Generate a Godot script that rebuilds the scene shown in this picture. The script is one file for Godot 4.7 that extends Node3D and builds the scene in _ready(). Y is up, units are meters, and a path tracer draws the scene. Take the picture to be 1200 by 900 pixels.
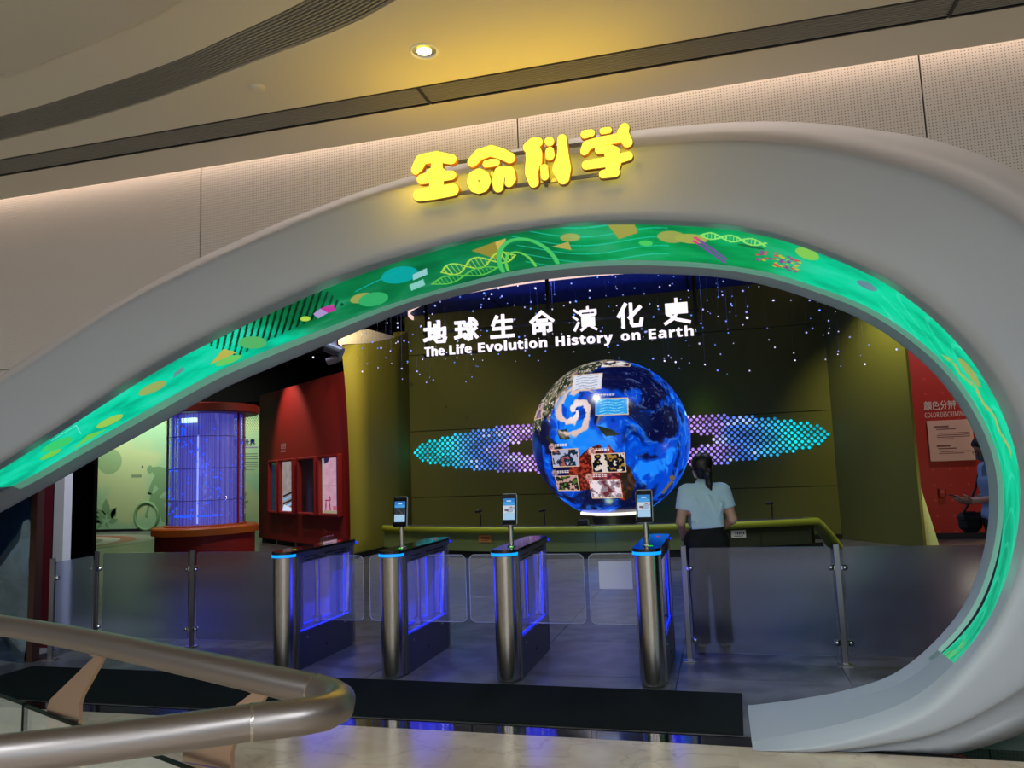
extends Node3D
# A science-hall entrance: a sculpted arch with an LED soffit, turnstiles, and an LED globe behind.
# x runs along the gate row, z towards the camera, y up; metres.

# ------------------------------------------------------------------ mesh collector
class M:
	var st := SurfaceTool.new()
	func _init() -> void:
		st.begin(Mesh.PRIMITIVE_TRIANGLES)
		st.set_smooth_group(-1)
	func flat() -> M:
		st.set_smooth_group(-1)
		return self
	func smooth(k := 0) -> M:
		st.set_smooth_group(k)
		return self
	func v(p: Vector3, uv := Vector2.ZERO) -> void:
		st.set_uv(uv)
		st.add_vertex(p)
	func tri(a: Vector3, b: Vector3, c: Vector3, ua := Vector2.ZERO, ub := Vector2.ZERO, uc := Vector2.ZERO) -> void:
		v(a, ua); v(b, ub); v(c, uc)
	# a flat convex face turned away from the point "inside"
	func face(pts: Array, inside: Vector3) -> void:
		var c := Vector3.ZERO
		for p in pts: c += p
		c /= pts.size()
		var n := Vector3.ZERO
		for i in range(1, pts.size() - 1):
			n += (pts[i] - pts[0]).cross(pts[i + 1] - pts[0])
		if n.dot(c - inside) > 0.0:   # front faces run clockwise
			pts = pts.duplicate()
			pts.reverse()
		var e: Vector3 = pts[1] - pts[0]
		var w := absf(e.x) + absf(e.y) + absf(e.z)
		for i in range(1, pts.size() - 1):
			if pts.size() == 4:
				var q := [Vector2(0, 0), Vector2(1, 0), Vector2(1, 1), Vector2(0, 1)]
				tri(pts[0], pts[i], pts[i + 1], q[0], q[i], q[i + 1])
			else:
				tri(pts[0], pts[i], pts[i + 1])
		w = 0.0
	func box(c: Vector3, s: Vector3, b := Basis.IDENTITY, bevel := 0.0) -> M:
		var h := s * 0.5
		bevel = minf(bevel, minf(h.x, minf(h.y, h.z)) * 0.9)
		if bevel <= 0.0:
			for ax in 3:
				for sg in [-1.0, 1.0]:
					var a1 := (ax + 1) % 3
					var a2 := (ax + 2) % 3
					var pts := []
					for k in [[-1, -1], [1, -1], [1, 1], [-1, 1]]:
						var p := Vector3.ZERO
						p[ax] = h[ax] * sg
						p[a1] = h[a1] * k[0]
						p[a2] = h[a2] * k[1]
						pts.append(c + b * p)
					face(pts, c)
			return self
		var P := func(sx: float, sy: float, sz: float, ax: int) -> Vector3:
			var p := Vector3(sx * h.x, sy * h.y, sz * h.z)
			for k in 3:
				if k != ax: p[k] -= signf(p[k]) * bevel
			return c + b * p
		for ax in 3:
			var a1 := (ax + 1) % 3
			var a2 := (ax + 2) % 3
			for sg in [-1.0, 1.0]:
				var pts := []
				for k in [[-1.0, -1.0], [1.0, -1.0], [1.0, 1.0], [-1.0, 1.0]]:
					var s3 := Vector3.ONE
					s3[ax] = sg; s3[a1] = k[0]; s3[a2] = k[1]
					pts.append(P.call(s3.x, s3.y, s3.z, ax))
				face(pts, c)
			for s1 in [-1.0, 1.0]:
				for s2 in [-1.0, 1.0]:
					var lo := Vector3.ONE
					lo[a1] = s1; lo[a2] = s2; lo[ax] = -1.0
					var hi := lo
					hi[ax] = 1.0
					face([P.call(lo.x, lo.y, lo.z, a1), P.call(hi.x, hi.y, hi.z, a1), P.call(hi.x, hi.y, hi.z, a2), P.call(lo.x, lo.y, lo.z, a2)], c)
		for sx in [-1.0, 1.0]:
			for sy in [-1.0, 1.0]:
				for sz in [-1.0, 1.0]:
					face([P.call(sx, sy, sz, 0), P.call(sx, sy, sz, 1), P.call(sx, sy, sz, 2)], c)
		return self
	# rows of points; "out" tells which side is the front
	func grid(rows: Array, cu := false, cv := false, flip := false, u0 := 0.0, u1 := 1.0, v0 := 0.0, v1 := 1.0) -> M:
		var R := rows.size()
		var C: int = rows[0].size()
		for i in (R if cv else R - 1):
			for j in (C if cu else C - 1):
				var i2 := (i + 1) % R
				var j2 := (j + 1) % C
				var a: Vector3 = rows[i][j]
				var b: Vector3 = rows[i][j2]
				var c: Vector3 = rows[i2][j2]
				var d: Vector3 = rows[i2][j]
				var nu := float(C if cu else C - 1)
				var nv := float(R if cv else R - 1)
				var ua := Vector2(lerpf(u0, u1, j / nu), lerpf(v0, v1, i / nv))
				var uc := Vector2(lerpf(u0, u1, (j + 1) / nu), lerpf(v0, v1, (i + 1) / nv))
				var ub := Vector2(uc.x, ua.y)
				var ud := Vector2(ua.x, uc.y)
				if flip:
					if a != b and c != a: tri(a, c, b, ua, uc, ub)
					if a != d and c != d: tri(a, d, c, ua, ud, uc)
				else:
					if a != b and c != b: tri(a, b, c, ua, ub, uc)
					if a != d and c != d: tri(a, c, d, ua, uc, ud)
		return self
	func tube(path: Array, r, seg := 10, caps := true, closed := false) -> M:
		var rows := []
		var up := Vector3.UP
		var n := path.size()
		for i in n:
			var t: Vector3
			if closed: t = (path[(i + 1) % n] - path[(i + n - 1) % n]).normalized()
			else: t = (path[mini(i + 1, n - 1)] - path[maxi(i - 1, 0)]).normalized()
			if i == 0: up = Vector3.RIGHT if absf(t.y) > 0.9 else Vector3.UP
			var sd := t.cross(up).normalized()
			up = sd.cross(t).normalized()
			var rr: float = r[i] if r is Array else r
			var row := []
			for k in seg:
				var a := TAU * k / seg
				row.append(path[i] + (sd * cos(a) + up * sin(a)) * rr)
			rows.append(row)
		smooth()
		grid(rows, true, closed, false)
		flat()
		if caps and not closed:
			face(rows[0].duplicate(), path[1])
			face(rows[n - 1].duplicate(), path[n - 2])
		return self
	# profile of (radius, height), from the bottom outside upwards
	func lathe(prof: Array, seg := 32, at := Vector3.ZERO, b := Basis.IDENTITY, sharp := false, a0 := 0.0, a1 := TAU) -> M:
		var whole := absf(a1 - a0 - TAU) < 0.001
		var rows := []
		for p in prof:
			var row := []
			for k in (seg if whole else seg + 1):
				var a := a0 + (a1 - a0) * k / seg
				row.append(at + b * Vector3(p.x * cos(a), p.y, p.x * sin(a)))
			rows.append(row)
		if sharp:
			for i in rows.size() - 1:
				smooth(i % 7 + 1)
				grid([rows[i], rows[i + 1]], whole, false, false)
		else:
			smooth()
			grid(rows, whole, false, false, 0, 1, 0, 1)
		flat()
		return self
	func cyl(a: Vector3, b: Vector3, r: float, seg := 12) -> M:
		return tube([a, b], r, seg)
	# a polygon in the xy plane of "t", drawn out from z = 0 to z = depth
	func extrude(poly: PackedVector2Array, depth: float, t := Transform3D.IDENTITY, round_sides := false) -> M:
		if Geometry2D.is_polygon_clockwise(poly):
			poly = poly.duplicate()
			poly.reverse()
		var clean := PackedVector2Array()
		for p in poly:
			if clean.is_empty() or clean[clean.size() - 1].distance_to(p) > 0.00002: clean.append(p)
		if clean.size() > 1 and clean[0].distance_to(clean[clean.size() - 1]) < 0.00002: clean.remove_at(clean.size() - 1)
		poly = clean
		var idx := Geometry2D.triangulate_polygon(poly)
		flat()
		for k in range(0, idx.size(), 3):
			var p := [poly[idx[k]], poly[idx[k + 1]], poly[idx[k + 2]]]
			if (p[1] - p[0]).cross(p[2] - p[0]) < 0.0:
				p.reverse()
			var a := t * Vector3(p[0].x, p[0].y, depth)
			var b := t * Vector3(p[1].x, p[1].y, depth)
			var c := t * Vector3(p[2].x, p[2].y, depth)
			tri(a, c, b, p[0], p[2], p[1])
			a = t * Vector3(p[0].x, p[0].y, 0); b = t * Vector3(p[1].x, p[1].y, 0); c = t * Vector3(p[2].x, p[2].y, 0)
			tri(a, b, c, p[0], p[1], p[2])
		if round_sides: smooth(3)
		var n := poly.size()
		for i in n:
			var p := poly[i]
			var q := poly[(i + 1) % n]
			var a := t * Vector3(p.x, p.y, 0)
			var b := t * Vector3(q.x, q.y, 0)
			var c := t * Vector3(q.x, q.y, depth)
			var d := t * Vector3(p.x, p.y, depth)
			tri(a, c, b)
			tri(a, d, c)
		flat()
		return self
	func ball(c: Vector3, r: Vector3, b := Basis.IDENTITY, seg := 16, rings := 10) -> M:
		var rows := []
		for i in rings + 1:
			var f := PI * i / rings - PI / 2
			var row := []
			for k in seg:
				var a := TAU * k / seg
				row.append(c + b * Vector3(r.x * cos(f) * cos(a), r.y * sin(f), r.z * cos(f) * sin(a)))
			rows.append(row)
		smooth()
		grid(rows, true)
		flat()
		return self
	func done() -> ArrayMesh:
		st.generate_normals()
		return st.commit()

# ------------------------------------------------------------------ naming and placing
var used := {}
func numbered(n: String) -> String:
	used[n] = used.get(n, 0) + 1
	return n if used[n] == 1 else "%s_%03d" % [n, used[n] - 1]

func tag(o: Node3D, label: String, category: String, group := "", kind := "") -> Node3D:
	if label: o.set_meta("label", label)
	if category: o.set_meta("category", category)
	if group: o.set_meta("group", group)
	if kind: o.set_meta("kind", kind)
	return o

func thing(called: String, label: String, category: String, at := Vector3.ZERO, turn := 0.0, group := "") -> Node3D:
	var o := Node3D.new()
	o.name = numbered(called)
	add_child(o)
	o.position = at
	o.rotation.y = turn
	tag(o, label, category, group)
	return o

func put(called: String, m, mat: Material, parent: Node = null, kind := "") -> MeshInstance3D:
	var o := MeshInstance3D.new()
	o.name = called if parent else numbered(called)
	var mesh: Mesh = m.done() if m is M else m
	o.mesh = mesh
	o.material_override = mat
	o.cast_shadow = GeometryInstance3D.SHADOW_CASTING_SETTING_ON
	(parent if parent else self).add_child(o, true)
	if kind: o.set_meta("kind", kind)
	return o

func copy(o: Node3D, at: Vector3, turn: float, label: String) -> Node3D:
	var c: Node3D = o.duplicate()
	c.name = numbered(String(o.name).rstrip("0123456789").rstrip("_"))
	add_child(c)
	c.position = at
	c.rotation.y = turn
	c.set_meta("label", label)
	return c

# ------------------------------------------------------------------ materials
func mat(c: Color, rough := 0.6, metal := 0.0, spec := 0.5) -> StandardMaterial3D:
	var m := StandardMaterial3D.new()
	m.albedo_color = c
	m.roughness = rough
	m.metallic = metal
	m.metallic_specular = spec
	return m

func rgb(r: int, g: int, b: int) -> Color:
	return Color(r / 255.0, g / 255.0, b / 255.0)

func glow(c: Color, e: float, base := Color.BLACK) -> StandardMaterial3D:
	var m := mat(base, 0.5)
	m.emission_enabled = true
	m.emission = c
	m.emission_energy_multiplier = e
	return m

func pane(c: Color, alpha: float, rough := 0.03) -> StandardMaterial3D:
	var m := mat(Color(c.r, c.g, c.b, alpha), rough)
	m.transparency = BaseMaterial3D.TRANSPARENCY_ALPHA
	return m

func noise(seed_: int, freq: float, oct := 4, kind := FastNoiseLite.TYPE_SIMPLEX_SMOOTH) -> FastNoiseLite:
	var n := FastNoiseLite.new()
	n.seed = seed_
	n.noise_type = kind
	n.frequency = freq
	n.fractal_octaves = oct
	return n

func tex(im: Image) -> ImageTexture:
	return ImageTexture.create_from_image(im)

# a seamless mottled texture between two colours
func mottle(seed_: int, freq: float, a: Color, b: Color, size := 256, stretch := 1.0, oct := 5) -> ImageTexture:
	var n := noise(seed_, freq, oct)
	var g := n.get_seamless_image(size, size)
	var im := Image.create(size, size, false, Image.FORMAT_RGB8)
	for y in size:
		for x in size:
			var t: float = g.get_pixel(x, int(y * stretch) % size).r
			im.set_pixel(x, y, a.lerp(b, smoothstep(0.25, 0.75, t)))
	return tex(im)

func tri_tex(m: StandardMaterial3D, t: Texture2D, scale: float, world := true) -> StandardMaterial3D:
	m.albedo_texture = t
	m.uv1_triplanar = true
	m.uv1_world_triplanar = world
	m.uv1_scale = Vector3(scale, scale, scale)
	return m

# ------------------------------------------------------------------ strokes and lettering
func strokes(text: String) -> Array:
	var out := []
	for s in text.split(";"):
		var line := PackedVector2Array()
		for p in s.strip_edges().split(" ", false):
			var q := p.split(",")
			line.append(Vector2(float(q[0]), float(q[1])))
		out.append(line)
	return out

# a character from its strokes on a 100-grid, as solid bars of the given thickness; size is its height in metres
func glyph(m: M, text: String, t: Transform3D, size: float, thick: float, depth: float, wide := 1.0) -> M:
	for line in strokes(text):
		var l := PackedVector2Array()
		for p in line: l.append(Vector2(p.x * wide, 100.0 - p.y) * 0.01 * size)
		for poly in Geometry2D.offset_polyline(l, thick * 0.005 * size, Geometry2D.JOIN_MITER, Geometry2D.END_SQUARE):
			if not Geometry2D.is_polygon_clockwise(poly): m.extrude(poly, depth, t)
	return m

func word(text: String, size: float, depth: float, weight := 700, family := "Droid Sans") -> TextMesh:
	var f := SystemFont.new()
	f.font_names = PackedStringArray([family])
	f.font_weight = weight
	var t := TextMesh.new()
	t.font = f
	t.text = text
	t.font_size = 48
	t.pixel_size = size / 48.0
	t.depth = depth
	t.curve_step = 1.0
	t.horizontal_alignment = HORIZONTAL_ALIGNMENT_LEFT
	t.vertical_alignment = VERTICAL_ALIGNMENT_BOTTOM
	return t

func spline(p: Array, n: int) -> Array:
	var out := []
	var k := p.size()
	for i in k - 1:
		var a = p[maxi(i - 1, 0)]
		var b = p[i]
		var c = p[i + 1]
		var d = p[mini(i + 2, k - 1)]
		for j in n:
			var t := float(j) / n
			out.append(0.5 * (2.0 * b + (c - a) * t + (2.0 * a - 5.0 * b + 4.0 * c - d) * t * t + (3.0 * b - a - 3.0 * c + d) * t * t * t))
	out.append(p[k - 1])
	return out

# ------------------------------------------------------------------ lights
func omni(at: Vector3, c: Color, e: float, size := 0.1, called := "lamp_glow") -> void:
	var l := OmniLight3D.new()
	l.name = called
	add_child(l, true)
	l.position = at
	l.light_color = c
	l.light_energy = e
	l.light_size = size
	l.omni_range = 40.0
	l.omni_attenuation = 2.0
	l.shadow_enabled = true

func spot(at: Vector3, to: Vector3, c: Color, e: float, angle := 30.0, size := 0.05, soft := 0.6) -> void:
	var l := SpotLight3D.new()
	l.name = "spot_beam"
	add_child(l, true)
	l.position = at
	l.basis = Basis.looking_at((to - at).normalized(), Vector3.FORWARD if absf((to - at).normalized().y) > 0.98 else Vector3.UP)
	l.light_color = c
	l.light_energy = e
	l.light_size = size
	l.spot_angle = angle
	l.spot_angle_attenuation = soft
	l.spot_range = 40.0
	l.spot_attenuation = 2.0
	l.shadow_enabled = true

func area(at: Vector3, dir: Vector3, w: float, h: float, c: Color, e: float) -> void:
	var l := AreaLight3D.new()
	l.name = "area_glow"
	add_child(l, true)
	l.position = at
	l.basis = Basis.looking_at(dir.normalized(), Vector3.BACK if absf(dir.normalized().y) > 0.9 else Vector3.UP)
	l.area_size = Vector2(w, h)
	l.light_color = c
	l.light_energy = e
	l.area_range = 40.0
	l.shadow_enabled = true
const ARCH := "-9.400 0.000 0.021 0.040 0.077 0.501 0.794;-9.121 0.123 0.026 0.039 0.072 0.506 0.806;-8.842 0.246 0.031 0.037 0.067 0.510 0.817;-8.563 0.370 0.036 0.036 0.062 0.514 0.828;-8.284 0.492 0.041 0.036 0.057 0.518 0.840;-8.004 0.613 0.047 0.036 0.053 0.524 0.851;-7.723 0.732 0.054 0.037 0.051 0.530 0.865;-7.441 0.849 0.060 0.039 0.049 0.538 0.879;-7.158 0.963 0.068 0.041 0.047 0.546 0.895;-6.875 1.076 0.075 0.043 0.046 0.555 0.912;-6.592 1.188 0.081 0.045 0.043 0.564 0.929;-6.308 1.301 0.086 0.045 0.040 0.573 0.945;-6.025 1.414 0.085 0.044 0.035 0.579 0.960;-5.744 1.532 0.078 0.041 0.028 0.583 0.972;-5.463 1.651 0.071 0.039 0.022 0.586 0.985;-5.185 1.777 0.070 0.042 0.022 0.589 1.000;-4.904 1.895 0.073 0.053 0.034 0.598 1.012;-4.622 2.013 0.076 0.070 0.057 0.610 1.016;-4.342 2.132 0.076 0.086 0.083 0.620 1.011;-4.062 2.252 0.075 0.098 0.104 0.626 1.001;-3.778 2.364 0.076 0.111 0.123 0.630 0.995;-3.487 2.455 0.077 0.128 0.143 0.637 0.995;-3.194 2.543 0.074 0.144 0.162 0.641 0.994;-2.903 2.632 0.062 0.152 0.170 0.637 0.984;-2.612 2.724 0.046 0.150 0.165 0.625 0.963;-2.321 2.813 0.031 0.145 0.150 0.609 0.937;-2.023 2.880 0.026 0.144 0.138 0.593 0.916;-1.721 2.925 0.029 0.150 0.134 0.578 0.908;-1.418 2.958 0.038 0.157 0.137 0.568 0.911;-1.114 2.970 0.045 0.162 0.141 0.568 0.921;-0.809 2.968 0.048 0.162 0.145 0.581 0.936;-0.504 2.946 0.048 0.158 0.146 0.601 0.954;-0.202 2.909 0.044 0.152 0.145 0.622 0.977;0.099 2.856 0.041 0.145 0.141 0.643 1.011;0.391 2.770 0.042 0.134 0.130 0.664 1.058;0.670 2.647 0.042 0.115 0.111 0.683 1.112;0.938 2.503 0.041 0.088 0.088 0.692 1.163;1.176 2.313 0.038 0.055 0.064 0.681 1.198;1.376 2.083 0.034 0.021 0.045 0.647 1.198;1.520 1.815 0.028 -0.010 0.027 0.589 1.144;1.600 1.522 0.022 -0.035 0.005 0.513 1.032;1.594 1.218 0.017 -0.053 -0.026 0.426 0.879;1.523 0.921 0.015 -0.065 -0.056 0.331 0.707;1.395 0.646 0.012 -0.068 -0.066 0.238 0.537;1.200 0.413 0.006 -0.063 -0.054 0.158 0.384;0.961 0.226 -0.001 -0.050 -0.027 0.101 0.255;0.675 0.120 -0.004 -0.032 -0.001 0.066 0.156;0.378 0.053 -0.004 -0.016 0.015 0.049 0.092;0.077 0.003 0.000 0.000 0.006 0.008 0.010"
# flat map (x, -z) laid level, drawn out upwards
func level(y: float) -> Transform3D:
	return Transform3D(Basis(Vector3.RIGHT, Vector3(0, 0, -1), Vector3.UP), Vector3(0, y, 0))
func flat2(p: Array) -> PackedVector2Array:
	var o := PackedVector2Array()
	for v in p: o.append(Vector2(v.x, -v.y))
	return o

var W := {}          # shared materials
var arch := []       # stations: [u, g, n, e, d, c, b, a]

func read_arch() -> void:
	var rows := []
	for r in ARCH.split(";"):
		var f := []
		for k in r.split(" "): f.append(float(k))
		rows.append(f)
	var col := []
	for k in 7:
		var c := []
		for r in rows: c.append(r[k])
		col.append(spline(c, 4))
	var u := 0.0
	var n: int = col[0].size()
	for i in n:
		var g := Vector2(col[0][i], col[1][i])
		if i > 0: u += g.distance_to(arch[i - 1][1])
		var j0 := maxi(i - 2, 0)
		var j1 := mini(i + 2, n - 1)
		var t := (Vector2(col[0][j1], col[1][j1]) - Vector2(col[0][j0], col[1][j0])).normalized()
		arch.append([u, g, Vector2(-t.y, t.x), col[2][i], col[3][i], col[4][i], col[5][i], col[6][i]])

func make_materials() -> void:
	W.grg = mat(rgb(168, 174, 182), 0.42)
	W.ceiling = mat(rgb(205, 199, 186), 0.75)
	W.ceiling_step = mat(rgb(190, 184, 172), 0.75)
	W.black = mat(rgb(10, 10, 11), 0.6)
	W.dark = mat(rgb(24, 24, 26), 0.5)
	W.slat = mat(rgb(138, 136, 131), 0.6)
	# brushed steel: long fine scratches in the roughness and the relief
	var n := noise(5, 0.02, 4)
	var im := Image.create(128, 128, false, Image.FORMAT_RGB8)
	for y in 128:
		for x in 128:
			var v := 0.55 + 0.35 * n.get_noise_2d(x * 14.0, y * 0.35)
			im.set_pixel(x, y, Color(v, v, v))
	W.brush = tex(im)
	W.steel = mat(rgb(186, 180, 174), 0.22, 1.0)
	W.post = mat(rgb(122, 122, 126), 0.35, 1.0)
	W.steel_dark = mat(rgb(120, 122, 128), 0.35, 1.0)
	W.rail = mat(rgb(146, 140, 139), 0.36, 1.0)
	W.copper = mat(rgb(196, 172, 156), 0.3, 1.0)
	W.olive = mat(rgb(96, 99, 40), 0.75)
	W.matt_black = mat(rgb(9, 9, 10), 0.9, 0.0, 0.0)
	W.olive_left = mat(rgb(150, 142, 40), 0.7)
	W.cream = mat(rgb(240, 228, 205), 0.6)
	W.panel_green = mat(rgb(112, 128, 78), 0.45)
	W.panel_glass = mat(rgb(60, 66, 44), 0.1)
	W.olive_rim = mat(rgb(150, 160, 40), 0.45)
	W.red = mat(rgb(150, 34, 30), 0.55)
	W.white = mat(rgb(235, 235, 232), 0.5)
	W.clear = pane(Color(0.92, 0.96, 0.97), 0.05)
	W.screw = mat(rgb(210, 210, 212), 0.2, 1.0)

func build_camera_and_light() -> void:
	var cam := Camera3D.new()
	cam.name = "camera"
	add_child(cam)
	cam.position = Vector3(0, 1.57, 0)
	cam.basis = Basis.from_euler(Vector3(deg_to_rad(6.54), deg_to_rad(14.8), deg_to_rad(-2.08)))
	cam.fov = rad_to_deg(2.0 * atan(450.0 / 900.0))
	cam.near = 0.05
	cam.far = 100.0
	cam.current = true
	var env := Environment.new()
	env.background_mode = Environment.BG_COLOR
	env.background_color = Color.BLACK
	env.tonemap_mode = Environment.TONE_MAPPER_LINEAR
	env.tonemap_exposure = 1.0
	env.sdfgi_enabled = true
	env.ssao_enabled = true
	env.ssil_enabled = true
	var we := WorldEnvironment.new()
	we.name = "environment"
	we.environment = env
	add_child(we)
	# added fill panels, unseen behind and above the viewer (their glowing faces are built in build_mall)
	for p in ADDED_PANELS:
		area(Vector3(p.x, 4.0, p.y), Vector3.DOWN, 2.4, 0.9, Color(0.95, 0.98, 1.0), 14.0)
	# cool daylight from the atrium behind the viewer
	area(Vector3(2.0, 2.2, 8.8), Vector3(0, 0, -1), 9.0, 3.4, Color(0.88, 0.95, 1.0), 12.0)
	# cove strip above the perforated wall
	for k in 6:
		area(Vector3(-8.0 + 2.4 * k, 4.28, -5.09), Vector3(0, -1, -0.12), 2.4, 0.05, Color(1.0, 0.90, 0.82), 0.7)
	# hall ceiling floods, plus unseen lamps added to brighten cap, drum and trim
	spot(Vector3(-6.3, 5.0, -12.6), Vector3(-6.95, 2.6, -14.6), Color(1.0, 0.93, 0.7), 5.0, 62.0)
	omni(Vector3(-6.75, 4.85, -13.4), Color(1.0, 0.92, 0.82), 0.16, 0.08, "added_cap_light")  # added without a fitting, to brighten the cream cap
	for x in [-5.2, -2.6, 0.0, 1.9]:
		spot(Vector3(x, 5.2, -12.4), Vector3(x, 0.3, -13.5), Color(0.95, 0.97, 1.0), 7.0, 38.0, 0.1, 0.9)
	for x in [-4.5, -1.5, 1.5]:
		spot(Vector3(x, 5.4, -8.6), Vector3(x, 0.0, -8.4), Color(0.8, 0.84, 1.0), 5.0, 50.0, 0.1, 0.9)
	spot(Vector3(-10.2, 5.3, -11.6), Vector3(-10.0, 0.6, -13.2), Color(1.0, 0.92, 0.84), 9.0, 30.0, 0.1, 0.9)  # unseen spot added to brighten the drum
	spot(Vector3(-5.0, 4.6, -5.72), Vector3(-6.5, 1.4, -6.45), Color(0.95, 0.97, 1.0), 16.0, 16.0, 0.05, 0.9)  # unseen spot added to brighten the white and maroon trim
	spot(Vector3(2.7, 5.0, -14.3), Vector3(3.1, 3.0, -15.7), Color(1.0, 0.95, 0.62), 9.0, 38.0, 0.1, 1.0)

const SAID_PANEL := ["added white ceiling light panel over the handrail, left of the viewer", "added white ceiling light panel just behind the viewer", "added white ceiling light panel to the right of the viewer", "added white ceiling light panel far behind the handrail at the left rear", "added white ceiling light panel behind the viewer, second row middle", "added white ceiling light panel behind the viewer, second row at the right"]
const ADDED_PANELS := [Vector2(-6.6, 2.0), Vector2(-2.0, 2.2), Vector2(2.6, 2.0), Vector2(-6.6, 6.0), Vector2(-2.0, 6.0), Vector2(2.6, 6.0)]

func struct(called: String, m, material: Material, parent: Node = null) -> MeshInstance3D:
	var o := put(called, m, material, parent)
	if parent == null: o.set_meta("kind", "structure")
	return o

func build_mall() -> void:
	# marble floor of the concourse
	var na := noise(3, 0.006, 5)
	var nb := noise(9, 0.012, 4)
	var im := Image.create(512, 512, false, Image.FORMAT_RGB8)
	for y in 512:
		for x in 512:
			var t := na.get_noise_2d(x, y)
			var vein := exp(-absf(nb.get_noise_2d(x + 60.0 * t, y)) * 34.0)
			var c := Color(0.72, 0.655, 0.58).lerp(Color(0.82, 0.765, 0.69), smoothstep(-0.4, 0.4, t))
			c = c.lerp(Color(0.52, 0.475, 0.40), 0.35 * vein)
			im.set_pixel(x, y, c)
	var marble := mat(Color.WHITE, 0.2)
	tri_tex(marble, tex(im), 0.33)
	struct("floor_marble", M.new().box(Vector3(-2, -0.1, 2.68), Vector3(24, 0.2, 14.68)), marble)
	# black polished threshold between marble and hall
	var granite := mat(rgb(13, 14, 17), 0.06)
	struct("trim_1", M.new().box(Vector3(-2, -0.1, -4.74), Vector3(24, 0.201, 0.16)), granite)
	# ceiling in pieces round the air slots
	var v2lo := [Vector2(-13, -4.3), Vector2(-9, -4.32), Vector2(-6.5, -4.26), Vector2(-4.8, -4.147), Vector2(-4.0, -4.08), Vector2(-3.23, -3.96), Vector2(-2.51, -3.80), Vector2(-1.86, -3.65), Vector2(-1.48, -3.51), Vector2(-0.6, -3.14), Vector2(0.6, -2.45), Vector2(2.0, -1.3)]
	var v2hi := [Vector2(-13, -4.0), Vector2(-9, -4.03), Vector2(-6.5, -3.98), Vector2(-4.49, -3.86), Vector2(-3.71, -3.77), Vector2(-2.98, -3.65), Vector2(-2.51, -3.53), Vector2(-1.98, -3.38), Vector2(-1.4, -3.16), Vector2(-0.75, -2.86), Vector2(0.4, -2.2), Vector2(1.75, -1.1)]
	var groove := [Vector2(-13, -3.5), Vector2(-9, -3.6), Vector2(-6, -3.6), Vector2(-4.0, -3.43), Vector2(-3.42, -3.34), Vector2(-2.92, -3.24), Vector2(-2.55, -3.155), Vector2(-1.6, -2.85), Vector2(-0.6, -2.4), Vector2(0.6, -1.6), Vector2(1.4, -0.9)]
	v2lo = spline(v2lo, 6)
	v2hi = spline(v2hi, 6)
	groove = spline(groove, 6)
	var t := level(4.05)
	struct("ceiling", M.new().box(Vector3(-2, 4.12, -4.835), Vector3(22, 0.14, 0.395)), W.ceiling)
	var p := v2lo.duplicate()
	p.append_array([Vector2(9, -1.3), Vector2(9, -4.39), Vector2(-13, -4.39)])
	struct("ceiling_panel", M.new().extrude(flat2(p), 0.14, t), W.ceiling)
	p = groove.duplicate()
	var q := v2hi.duplicate()
	q.reverse()
	p.append_array(q)
	struct("ceiling_panel", M.new().extrude(flat2(p), 0.14, t), W.ceiling)
	p = groove.duplicate()
	p.append_array([Vector2(9, -0.9), Vector2(9, 10), Vector2(-13, 10)])
	struct("ceiling_panel", M.new().extrude(flat2(p), 0.165, level(4.025)), W.ceiling_step)
	p = [v2lo[v2lo.size() - 1], v2hi[v2hi.size() - 1], groove[groove.size() - 1], Vector2(9, -0.9), Vector2(9, -1.3)]
	struct("ceiling_panel", M.new().extrude(flat2(p), 0.14, t), W.ceiling)
	struct("ceiling_slab", M.new().box(Vector3(-2, 4.55, 2.4), Vector3(22.4, 0.2, 15.6)), W.black)
	# straight air slot, three lengths end to end
	var ends := [-13.0, -1.72, 1.42, 9.0]
	var said := ["long straight linear air vent at the ceiling edge, left length running past the downlight", "straight linear air vent length in the ceiling above the yellow letters", "short end of straight linear air vent in the ceiling's top right corner"]
	for k in 3:
		var x0: float = ends[k] + 0.006
		var x1: float = ends[k + 1] - 0.006
		var vent := thing("linear_vent", said[k], "vent", Vector3((x0 + x1) / 2, 4.05, -4.515), 0, "linear air vents in the ceiling")
		put("backing", M.new().box(Vector3(0, 0.12, 0), Vector3(x1 - x0, 0.02, 0.25)), W.black, vent)
		var fr := M.new()
		for s in [-1, 1]: fr.box(Vector3(0, 0.012, s * 0.118), Vector3(x1 - x0, 0.03, 0.012))
		fr.box(Vector3((x1 - x0) / 2, 0.02, 0), Vector3(0.01, 0.045, 0.236))
		fr.box(Vector3(-(x1 - x0) / 2, 0.02, 0), Vector3(0.01, 0.045, 0.236))
		put("frame", fr, W.dark, vent)
		for j in 9:
			put("slat", M.new().box(Vector3(0, 0.014, -0.094 + j * 0.0235), Vector3(x1 - x0, 0.026, 0.0075)), W.slat, vent)
	# curved air slot
	var cv := thing("curved_vent", "wide curved air vent of parallel slats sweeping across the upper left ceiling", "vent", Vector3(0, 4.05, 0))
	var back := []
	for i in v2lo.size(): back.append([Vector3(v2lo[i].x, 0.12, v2lo[i].y), Vector3(v2hi[i].x, 0.12, v2hi[i].y)])
	put("backing", M.new().grid(back), W.black, cv)
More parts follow.
